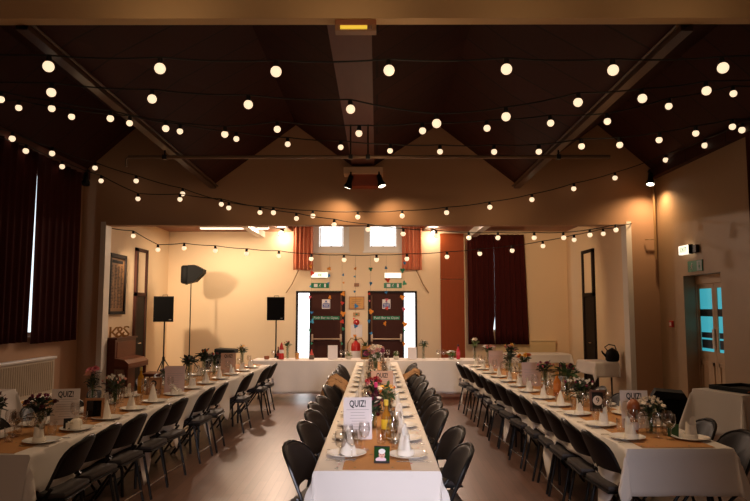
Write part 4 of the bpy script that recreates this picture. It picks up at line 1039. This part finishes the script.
# baby photo card at the front
d = thing('photo_card', 'small photo card of a baby in white hat at front edge', 'photo card', Z3(.03, 4.24), R(-4)); mx = Matrix.Rotation(-.25, 4, 'X')
MB().box(-.05, .05, -.001, .001, .014, .105, mx=mx).build('print', mat('photo_green', (34, 66, 28), .85, noise=.4, nscale=30, spec=.1), d)
b = MB(); b.box(-.05, .05, -.002, .0012, 0, .014, mx=mx); b.box(-.05, .05, -.002, .0012, .098, .105, mx=mx); b.build('dark_strip', M_ink, d)
mq = mx @ Matrix.Translation((0, -.0012, .05)) @ Matrix.Rotation(PI / 2, 4, 'X')
def disc(cx, cz, rx, rz_, dep, name, m_):
    k = mx @ Matrix.Translation((cx, -.001, cz)) @ Matrix.Diagonal((rx, 1, rz_, 1)) @ Matrix.Rotation(PI / 2, 4, 'X')
    MB().lathe([(0, 0), (1, 0), (1, dep), (0, dep)], 24, mx=k).build(name, m_, d)
disc(-.006, .022, .034, .016, .0006, 'printed_shirt', mat('photo_pinkish', (226, 190, 196), .5))
disc(0, .052, .020, .022, .0010, 'printed_face', mat('photo_skin', (214, 152, 128), .5))
disc(.0, .072, .022, .016, .0014, 'printed_hat', mat('photo_hat', (232, 224, 216), .5))
disc(-.007, .053, .0028, .0022, .0016, 'printed_eye', M_ink); disc(.008, .053, .0028, .0022, .0016, 'printed_eye', M_ink); disc(.0, .042, .006, .002, .0016, 'printed_mouth', mat('photo_lip', (150, 70, 66), .5))
d = thing('photo_card', 'small dark green card beside the first wall-side plate', 'photo card', Z3(2.27, 5.10), R(-40)); MB().box(-.04, .04, -.001, .001, 0, .10, mx=Matrix.Rotation(-.2, 4, 'X')).build('print', mat('photo_green2', (46, 74, 40), .35, noise=.5, nscale=30), d)
MB().box(-.02, .02, .002, .03, 0, .003).build('foot', M_ink, d)
d = thing('photo_card', 'small dark card behind first napkin, table by dark curtains', 'photo card', Z3(-2.52, 5.40), R(20)); MB().box(-.035, .035, -.001, .001, 0, .09, mx=Matrix.Rotation(-.2, 4, 'X')).build('print', M_ink, d)
MB().box(-.02, .02, .002, .03, 0, .003).build('foot', M_ink, d)

# ------------------------------------------------------------------ bottles, pots
def bottle(label, loc, liquid, h=.30, r=.036, cap=(200, 160, 60), lab=(236, 190, 60), labz=(.30, .52)):
    d = thing('bottle', label, 'bottle', loc)
    s = h / .30
    prof = [(0, 0), (r * .92, 0), (r, .008 * s), (r, .165 * s), (r * .8, .195 * s), (r * .38, .225 * s), (r * .34, .285 * s), (r * .40, .287 * s), (r * .40, h), (0, h)]
    MB().lathe(prof, 20).build('glass_body', liquid, d, True, angle=50)
    MB().lathe([(r * 1.012, labz[0] * .165 * s * 1.6), (r * 1.02, labz[0] * .165 * s * 1.6), (r * 1.02, labz[1] * .165 * s * 1.8), (r * 1.012, labz[1] * .165 * s * 1.8)], 20).build('paper_label', mat('label_%d_%d_%d' % lab, lab, .6), d, True)
    MB().lathe([(r * .42, h * .86), (r * .44, h * .86), (r * .44, h * 1.005), (0, h * 1.005)], 14).build('cap', mat('cap_%d_%d_%d' % cap, cap, .35), d, True)
    return d
def liq(name, rgb): return mat(name, rgb, .12)
bottle('yellow bottle beside nearest QUIZ sheet on middle table', Z3(.07, 5.02), liq('amber_drink', (170, 110, 34)), .29, .038, (236, 196, 60), (240, 196, 40))
bottle('dark bottle with pink neck among flowers on middle table', Z3(-.01, 6.12), liq('dark_drink', (70, 18, 36)), .30, .036, (226, 60, 120), (120, 30, 60))
bottle('amber bottle before the piano on table by dark curtains', Z3(-2.78, 7.75), liq('amber_drink2', (190, 132, 36)), .30, .037, (200, 170, 90), (206, 150, 50))
bottle('orange bottle halfway along table by blue-paned door', Z3(2.04, 7.48), liq('orange_drink', (206, 120, 50)), .28, .042, (220, 160, 90), (214, 130, 60))
bottle('pink wine bottle on head table before the plywood panel', (1.62, 13.1, HZ), liq('rose_drink', (214, 60, 76)), .29, .038, (60, 26, 30), (222, 84, 100))
bottle('slim dark bottle beside red-hatted figure on head table', (-1.98, 13.15, HZ), liq('brown_drink', (60, 22, 16)), .24, .03, (120, 30, 30), (150, 40, 36))
d = thing('chalkboard_bottle', 'brown jar with black label and green sprig on head table', 'jar', (-.24, 13.12, HZ))
MB().lathe([(0, 0), (.08, 0), (.09, .02), (.09, .19), (.06, .23), (.06, .26), (.055, .26), (.055, .23), (0, .2)], 20).build('jar_body', mat('honey_jar', (150, 104, 40), .3), d, True)
MB().box(-.055, .055, -.095, -.085, .04, .19, .004).build('black_label', M_ink, d)
b = MB(); b.lathe([(.018, 0), (.028, 0), (.028, .002), (.018, .002)], 16, mx=Matrix.Translation((0, -.097, .115)) @ Matrix.Rotation(PI / 2, 4, 'X')); b.build('label_mark', M_paper, d)
m = MB(); r_ = random.Random(3)
for i in range(18):
    th = r_.uniform(0, 6.28); el = r_.uniform(.3, 1.3); dr = Vector((math.cos(th) * math.cos(el), math.sin(th) * math.cos(el), math.sin(el))); sd = Vector((-math.sin(th), math.cos(th), 0)); L_ = r_.uniform(.07, .15)
    m.grid([[Vector((0, 0, .24)) + dr * (L_ * t) + sd * (.014 * s * math.sin(PI * (.1 + .85 * t))) for s in (-1, 0, 1)] for t in (0, .4, .75, 1)])
m.build('sprig', M_leaf, d, True)['kind'] = 'stuff'
# head table objects
d = thing('candle_pot', 'dark candle pot at loudspeaker end of head table', 'candle', (-2.2, 13.1, HZ)); MB().lathe([(0, 0), (.05, 0), (.055, .06), (.05, .06), (.045, .02), (0, .02)], 18).build('pot', M_copper, d, True); MB().lathe([(0, .02), (.035, .02), (.035, .05), (0, .05)], 14).build('candle', M_napkin, d, True)
d = thing('gnome_ornament', 'red and white ornament with pointed hat, loudspeaker end of head table', 'ornament', (-1.9, 13.05, HZ))
MB().lathe([(0, 0), (.05, 0), (.055, .06), (.04, .13), (0, .14)], 18).build('body', M_red, d, True); MB().lathe([(.045, .12), (.05, .15), (.035, .19), (0, .2)], 16).build('beard', M_paper, d, True); MB().lathe([(.05, .19), (.048, .20), (.02, .30), (0, .34)], 16).build('pointed_hat', mat('hat_red', (186, 40, 36), .7), d, True)
bouquet('green stems in clear glass beside the red ornament', (-1.80, 13.2, HZ), .34, .08, [('bud', 'red', 5)], 26, 'tall', 31)
d = thing('juice_glass', 'tall tumbler of orange juice on head table', 'glass', (-1.58, 13.0, HZ)); MB().lathe([(0, 0), (.038, 0), (.043, .16), (.041, .16), (.036, .006), (0, .006)], 18).build('glass', M_glass, d, True); MB().lathe([(0, .008), (.035, .008), (.039, .13), (0, .13)], 18).build('juice', liq('orange_juice', (232, 158, 40)), d, True)
d = thing('gnome_ornament', 'small ornament with red cone hat before first side pane', 'ornament', (-1.30, 13.05, HZ)); MB().lathe([(0, 0), (.05, 0), (.06, .04), (.045, .085), (0, .09)], 16).build('body', mat('grey_felt', (110, 92, 78), .9), d, True); MB().lathe([(.045, .08), (.03, .12), (.012, .18), (0, .2)], 14).build('pointed_hat', mat('hat_salmon', (214, 84, 74), .8), d, True)
def blank_card(label, x, y, w=.19, h=.28, z=HZ):
    d = thing('folded_card', label, 'card', (x, y, z)); MB().box(-w / 2, w / 2, -.0015, .0015, 0, h, mx=Matrix.Rotation(-.15, 4, 'X')).build('front_leaf', M_paper, d); MB().box(-w / 2, w / 2, -.0015, .0015, 0, h, mx=Matrix.Translation((0, .09, 0)) @ Matrix.Rotation(.155, 4, 'X')).build('back_leaf', M_paper, d)
blank_card('white standing card on head table before the piano-side fire door', -.88, 13.0)
blank_card('white standing card on head table before the plywood-side fire door', .0, 13.02)
blank_card('white standing card on head table before the second side pane', .70, 13.05, .18, .24)
def cup(label, x, y, me=None, z=HZ): place('wine_glass', goblet_me, label, 'wine glass', None, (x, y, z))
for i, (x, y, lb) in enumerate(((-.70, 13.0, 'wine glass right beside the card before piano-side fire door'), (-.62, 13.08, 'wine glass between card and little pot on head table'), (1.22, 13.05, 'wine glass before plywood edge on head table, nearer the side pane'), (1.33, 13.1, 'wine glass beside the white lily on head table'), (.12, 13.06, 'wine glass beside the card before plywood-side fire door'), (.22, 13.1, 'wine glass next to the second little pot plant'), (-2.05, 12.98, 'wine glass at loudspeaker end of head table'))):
    cup(lb, x, y)
for i, (x, lb) in enumerate(((-.56, 'little pot plant beside the fire extinguisher on head table'), (.38, 'little pot plant before plywood-side fire door'))):
    bouquet(lb, (x, 13.05, HZ), .15, .07, [('bud', 'white', 3)], 26, 'low', 40 + i, M_leafl, 1, .05, vmat=mat('pot_white', (210, 200, 180), .5))
bouquet('slim green stem vase beside the second side pane', (.93, 13.15, HZ), .36, .05, [('bud', 'white', 3)], 24, 'tall', 43, M_leaf, 1, .08)
bouquet('low white lily bowl beside the pink wine bottle', (1.47, 13.0, HZ), .17, .10, [('daisy', 'white', 6)], 26, 'low', 44, M_leafl, 1.8, .08)
bouquet('white rose bud vase at plywood end of head table', (1.95, 13.1, HZ), .40, .06, [('rose', 'cream', 3), ('bud', 'white', 4)], 20, 'tall', 45, M_leafl, 1.2, .08)
d = thing('round_jar', 'round brown jar beside QUIZ sheet, table by blue-paned door', 'jar', Z3(2.06, 5.32)); MB().lathe([(0, 0), (.03, 0), (.032, .10), (.014, .12), (.016, .13), (.04, .15), (.052, .19), (.045, .23), (.02, .255), (0, .26)], 20).build('body', M_copper, d, True); MB().lathe([(.033, .02), (.034, .02), (.034, .08), (.033, .08)], 18).build('paper_band', M_paper, d, True)
# table-end glass clusters
for i, (x, y, big, lb) in enumerate(((-.235, 4.29, 1, 'large wine glass at piano-side near corner of middle table'), (-.165, 4.35, 1, 'large wine glass at near end, second from piano-side corner'), (-.20, 4.52, 1, 'wine glass behind the pair of large near glasses on middle table'), (.12, 4.88, 1, 'wine glass right of the yellow bottle on middle table'), (.15, 5.12, 1, 'wine glass behind the yellow bottle, blue-door side'), (.03, 4.83, 0, 'tumbler in front of the yellow bottle on middle table'),
        (2.14, 5.06, 1, 'wine glass before the round brown jar'), (2.21, 5.0, 1, 'wine glass nearest the dark green card'), (2.05, 5.16, 1, 'wine glass on aisle side of the round brown jar'), (2.28, 5.24, 0, 'tumbler behind the dark green card'),
        (-2.78, 5.08, 1, 'wine glass beside dark bouquet, near end by dark curtains'), (-2.62, 5.02, 1, 'wine glass nearest front edge of table by dark curtains'), (-2.72, 4.90, 0, 'tumbler at near end of table by dark curtains'), (-2.88, 5.2, 1, 'wine glass behind dark frond vase by dark curtains'), (-2.56, 6.6, 1, 'wine glass behind wooden mirror frame'))):
    place('wine_glass' if big else 'tumbler', goblet_me if big else tumbler_me, lb, 'wine glass' if big else 'tumbler', None, Z3(x, y))

# ------------------------------------------------------------------ stage room things
def tripod(d, top, spread=.42, r=.016):
    MB().tube([(0, 0, .12), (0, 0, top)], r, 10).build('pole', M_blackm, d, True)
    MB().lathe([(.028, .62), (.03, .62), (.03, .70), (.02, .72), (.02, .62)], 12).build('collar', M_black, d, True)
    for k in range(3):
        th = 2 * PI * k / 3 + .5; c_, s_ = math.cos(th), math.sin(th)
        MB().tube([(.02 * c_, .02 * s_, .66), (spread * c_, spread * s_, .012)], .011, 6).build('leg', M_blackm, d, True)
        MB().tube([(.02 * c_, .02 * s_, .22), (spread * .52 * c_, spread * .52 * s_, .31)], .006, 6).build('brace', M_blackm, d, True)
def speaker(label, slabel, x, y, z, w, h, rz):
    d = thing('speaker_stand', slabel, 'speaker stand', (x, y, 0)); tripod(d, z + .02)
    d = thing('loudspeaker', label, 'loudspeaker', (x, y, z), rz)
    MB().prism([(-w / 2, -.17), (w / 2, -.17), (w / 2 * .75, .17), (-w / 2 * .75, .17)], 0, h, 'z').build('cabinet', M_black, d)
    MB().box(-w / 2 + .015, w / 2 - .015, -.182, -.17, .02, h - .02, .008).build('grille', mat('speaker_grille', (10, 9, 9), .85, spec=.08), d)
    MB().tube([(-.05, .0, h), (-.05, 0, h + .03), (.05, 0, h + .03), (.05, 0, h)], .008, 6).build('handle', M_blackm, d)
    MB().box(w / 2 - .09, w / 2 - .04, -.186, -.182, .04, .055).build('badge', mat('badge_grey', (120, 118, 116), .4), d)
speaker('black loudspeaker on tripod stand by the piano', 'black tripod stand under the loudspeaker by the piano', -4.62, 14.2, 1.47, .42, .55, .15)
speaker('black loudspeaker on tripod stand beside the piano-side fire door', 'black tripod stand under the loudspeaker beside fire door', -2.33, 15.1, 1.49, .40, .53, .08)
d = thing('studio_lamp', 'black studio lamp on tall stand by back cream wall', 'lamp', (-4.25, 14.85, 0)); tripod(d, 2.42, .5, .012)
MB().box(-.21, -.02, -.15, .15, 2.32, 2.74, .05).build('lamp_head', M_black, d, True)
b = MB(); b.prism([(-.05, 2.33), (.12, 2.37), (.30, 2.56), (.31, 2.64), (.10, 2.75), (-.05, 2.74)], -.14, .14); b.build('hood', M_black, d)
MB().tube([(-.1, 0, 2.30), (-.1, 0, 2.40)], .03, 10).build('swivel', M_blackm, d, True)
# piano
d = thing('upright_piano', 'walnut upright piano against cream wall beside stage opening', 'piano', (-5.14, 12.26, 0))
MB().box(0, .24, 0, 1.05, 0.0, 1.17, .006).build('case', M_piano, d)
MB().box(-.0, .27, -.0, 1.07, 1.17, 1.20, .006).build('lid', M_piano, d)
b = MB(); b.box(.235, .25, .08, .97, .80, 1.12, .004); b.build('music_panel', mat('walnut_panel', (108, 54, 30), .4, spec=.25, noise=.25, nscale=6, stretch=(1, 1, 6)), d)
MB().box(.23, .50, 0.0, 1.06, .62, .68, .006).build('key_bed', M_piano, d)
MB().prism([(.24, .68), (.50, .68), (.50, .72), (.42, .79), (.24, .82)], .0, 1.06, 'y').build('fallboard', mat('walnut_panel', (134, 72, 40), .25), d)
d.children[-1].rotation_euler = (0, 0, 0)
for y in (.05, .99): MB().tube([(.45, y, .62), (.45, y, .40), (.44, y, .12), (.44, y, 0)], [.035, .03, .022, .03], 10).build('leg', M_piano, d, True)
MB().box(.232, .245, .1, .96, .14, .58, .004).build('lower_panel', mat('walnut_panel', (134, 72, 40), .25), d)
b = MB(); b.tube([(.25, .45, .07), (.36, .45, .05)], .012, 6); b.build('pedal', M_gold, d, True); b = MB(); b.tube([(.25, .58, .07), (.36, .58, .05)], .012, 6); b.build('pedal', M_gold, d, True)
d = thing('piano_stool', 'walnut stool in front of the upright piano', 'stool', (-4.42, 12.95, 0)); MB().box(-.16, .16, -.26, .26, .44, .50, .02).build('seat', M_piano, d, True)
for x in (-.13, .13):
    for y in (-.22, .22): MB().tube([(x, y, .44), (x * 1.1, y * 1.05, 0)], .02, 8).build('leg', M_piano, d, True)
for i, (t, y) in enumerate((('K', 12.42), ('&', 12.74), ('S', 13.04))):
    o = link('block_letter', text_mesh(t, .30, mat('letter_tan', (206, 160, 96), .6), .022), None, (-5.0, y, 1.20), (PI / 2, 0, R(32)))
    o.location.z = 1.20 - min(v.co.y for v in o.data.vertices)
    tag(o, 'standing decorative %s on top of the piano' % ({'K': 'letter K', '&': 'ampersand', 'S': 'letter S'}[t]), 'letter')
# black mixer rack
d = thing('equipment_rack', 'black equipment rack with mixer by back cream wall', 'equipment rack', (-3.45, 14.4, 0)); MB().box(-.26, .30, -.22, .22, .0, .76, .01).build('case', M_black, d); MB().box(-.12, .32, -.24, .2, .80, .89, .02, Matrix.Rotation(.06, 4, 'Y')).build('mixer', M_black, d)
b = MB()
for k in range(5): b.box(-.24, .28, -.226, -.22, .1 + .13 * k, .19 + .13 * k)
b.build('front_units', mat('rack_grey', (46, 44, 44), .4), d)
MB().box(-.05, .25, -.23, .19, .755, .81).build('shelf', M_blackm, d)
# kettle on small table
d = thing('urn', 'black rounded urn on small white table in stage room', 'urn', (4.50, 12.58, CZ + .006))
MB().lathe([(0, 0), (.10, 0), (.125, .03), (.13, .12), (.10, .20), (.05, .23), (.02, .25), (0, .26)], 22).build('body', M_black, d, True)
MB().tube([(-.09, 0, .2), (-.14, 0, .27), (-.06, 0, .32), (.05, 0, .30), (.08, 0, .22)], .011, 8).build('handle', M_black, d, True); MB().tube([(-.12, 0, .10), (-.18, 0, .16), (-.2, 0, .2)], [.025, .018, .012], 8).build('spout', M_black, d, True)
# dark box and tray
d = thing('monitor_speaker', 'low black floor box against gable pier by right wall', 'floor speaker', (4.15, 9.35, 0), R(-20))
MB().prism([(-.26, 0), (.26, 0), (.26, .40), (.16, .58), (-.20, .60), (-.26, .5)], -.2, .2).build('cabinet', M_black, d); MB().box(-.22, .2, -.212, -.2, .05, .5, .02).build('grille', mat('speaker_grille', (10, 10, 10), .7), d)
d['label'] = 'low black box on floor behind table by blue-paned door'
d = thing('tray', 'shallow black tray on the side table by beige wall', 'tray', (4.50, 8.05, CZ + .008), R(19)); b = MB(); b.box(-.26, .26, -.3, .3, 0, .012); b.box(-.27, -.25, -.31, .31, 0, .05, .004); b.box(.25, .27, -.31, .31, 0, .05, .004); b.box(-.27, .27, -.31, -.29, 0, .05, .004); b.box(-.27, .27, .29, .31, 0, .05, .004); b.build('tray_body', M_black, d)
m = MB(); r_ = random.Random(9)
m.grid([[(-.13 + .02 * i, -.09 + .018 * j, .02 + .045 * math.exp(-((i - 6) ** 2 + (j - 5) ** 2) / 18) + .012 * math.sin(i * 1.7 + j)) for i in range(13)] for j in range(11)])
o = m.build('crumpled_cloth', mat('rust_cloth', (150, 76, 44), .9), None, True, (4.46, 7.66, CZ + .012), (0, 0, .4)); so = o.modifiers.new('t', 'SOLIDIFY'); so.thickness = .004; tag(o, 'rust coloured crumpled napkin on side table by beige wall', 'cloth')

# paper garlands before the fire doors
GC = [(224, 70, 50), (40, 130, 190), (236, 150, 50), (60, 150, 110), (226, 110, 130), (70, 170, 210)]
GM = [mat('garland_%d' % i, c_, .7) for i, c_ in enumerate(GC)]
tri = []
for m_ in GM:
    b = MB(); b.prism([(-.06, -.045), (.06, -.045), (.0, .075)], -.002, .002); b.prism([(-.04, -.07), (.07, -.015), (-.04, .06)], -.001, .0035); tri.append(b.mesh('paper_piece', m_))
gl = [(-1.27, 2.70, .95), (-.92, 2.70, 1.75), (-.68, 2.69, .95), (-.42, 2.69, 1.2), (-.13, 2.69, 1.0), (.18, 2.70, 1.3), (.52, 2.70, .95)]
for i, (x, z1, z0) in enumerate(gl):
    d = thing('paper_garland', 'hanging thread of coloured paper pieces, %s from loudspeaker side' % ORD[i], 'garland', (x, 12.62, 0), 0, 'paper garlands before the fire doors')
    MB().tube([(0, 0, z1 + .08), (.004, 0, (z1 + z0) / 2), (0, 0, z0 - .03)], .0012, 4).build('thread', mat('dark_thread', (70, 44, 34), .9), d)
    r_ = random.Random(60 + i); z = z1 - r_.uniform(.05, .3)
    while z > z0:
        s = r_.uniform(.35, .85); o = link('paper_piece', tri[r_.randrange(6)], d, (r_.uniform(-.03, .03), 0, z), (r_.uniform(-.3, .3), r_.uniform(-1.5, 1.5), r_.uniform(-.8, .8))); o.scale = (s, s, s)
        z -= r_.uniform(.12, .30)

# ------------------------------------------------------------------ light
def area(name, loc, rot, sx, sy, power, col):
    l = bpy.data.lights.new(name, 'AREA'); l.shape = 'RECTANGLE'; l.size = sx; l.size_y = sy; l.energy = power; l.color = col
    o = bpy.data.objects.new(name, l); COL.objects.link(o); o.location = loc; o.rotation_euler = rot; return o
def spotl(name, loc, aim, power, col, ang=70, blend=.5, r=.04):
    l = bpy.data.lights.new(name, 'SPOT'); l.energy = power; l.color = col; l.spot_size = R(ang); l.spot_blend = blend; l.shadow_soft_size = r
    o = bpy.data.objects.new(name, l); COL.objects.link(o); o.location = loc
    o.rotation_euler = Vector(aim).to_track_quat('-Z', 'Y').to_euler(); return o
def point(name, loc, power, col, r=.05):
    l = bpy.data.lights.new(name, 'POINT'); l.energy = power; l.color = col; l.shadow_soft_size = r
    o = bpy.data.objects.new(name, l); COL.objects.link(o); o.location = loc; return o
WARM = (1.0, .66, .36); WARM2 = (1.0, .74, .46); DAY = (.86, .93, 1.0)
# gable spots
spotl('gable_spot_light', (-.555, 11.64, 3.90), (-.30, .16, -1), 38, WARM, 130, 1.0)
spotl('gable_spot_light', (.115, 11.60, 3.91), (.30, .16, -1), 38, WARM, 130, 1.0)
spotl('corner_spot_light', (4.95, 11.60, 3.95), (-.05, .02, -1), 85, WARM, 150, 1.0)
# stage floods that shine out into the hall under the header
spotl('stage_flood_light', (-2.3, 15.45, 3.50), (1.2, -6.5, -3.2), 390, (1, .72, .54), 120, 1.0, .05)
spotl('stage_flood_light', (1.36, 15.45, 3.50), (-.6, -6.5, -3.2), 260, (1, .72, .54), 120, 1.0, .05)
point('stage_flood_glow', (-2.3, 15.75, 3.50), 12, (1, .84, .62), .04)
point('stage_flood_glow', (1.36, 15.75, 3.50), 11, (1, .84, .62), .04)
area('stage_batten_light', (-3.3, 14.9, 3.57), (0, 0, 0), 1.5, .08, 55, (1, .78, .54))
spotl('stage_back_light', (-4.9, 12.38, 2.95), (.36, 1, -.42), 330, (1, .74, .50), 86, .8, .08)
spotl('stage_back_light', (2.6, 12.7, 3.45), (.15, 1, -.55), 130, (1, .68, .40), 120, .6, .08)
# spots added over the tables to stand in for the bulbs, points around
for x, ps in ((-2.5, (26, 32, 36, 64)), (0.05, (150, 140, 120, 170)), (2.1, (38, 38, 36, 60))):
    for y, p in zip((5.3, 6.6, 8.6, 10.6), ps):
        spotl('festoon_fill', (x, y, 3.7), (0, 0, -1), p, (1, .70, .43), 105, 1.0, .3)
for (x, y, z, p) in ((.3, 5.75, 3.7, 3), (-3.3, 7.4, 3.75, 1.2), (2.6, 7.4, 3.7, 1.8), (0, 8.7, 3.7, 3), (-2.2, 11.3, 3.3, 1.8), (2.2, 11.3, 3.3, 3.6)):
    point('festoon_fill', (x, y, z), p, (1, .66, .36), .25)
for x in (-1.4, 1.4):
    spotl('festoon_fill', (x, 11.35, 3.05), (0, 1, -1.45), 75, (1, .76, .58), 115, 1.0, .2)  # aimed spots added to brighten the front of the head table cloth
spotl('stage_back_light', (-.25, 12.5, 3.15), (0, 1, -.18), 150, (1, .80, .60), 75, 1.0, .1)  # fill added for the middle of the far wall, no fixture there
# narrow cool fill added behind the camera for the table fronts, no doorway built
l = area('rear_cool_fill', (.7, -2.0, 2.0), (R(78), 0, R(4)), 1.2, 1.2, 13, (.86, .85, 1.0)); l.data.spread = R(30)
area('rear_warm_fill', (-.8, -1.6, 3.0), (R(62), 0, R(-4)), 2.4, .8, 27, (1, .74, .54))  # soft warm ambient fill added behind the camera, no lamp there
# lamps behind the camera that wash the cross beam
for x in (-1.8, -.25, 1.2, 2.6):
    spotl('rear_lamp', (x, 4.7, 4.05), (0, 1, .45), 5.5 if x < 1 else 3.2, WARM, 130, 1.0)

wd = bpy.data.worlds.new('world'); scene.world = wd; wd.use_nodes = True
wd.node_tree.nodes['Background'].inputs[0].default_value = (.02, .018, .016, 1); wd.node_tree.nodes['Background'].inputs[1].default_value = .5
scene.view_settings.view_transform = 'Standard'; scene.view_settings.look = 'None'; scene.view_settings.gamma = 1; scene.view_settings.exposure = 0
scene.view_settings.use_curve_mapping = False
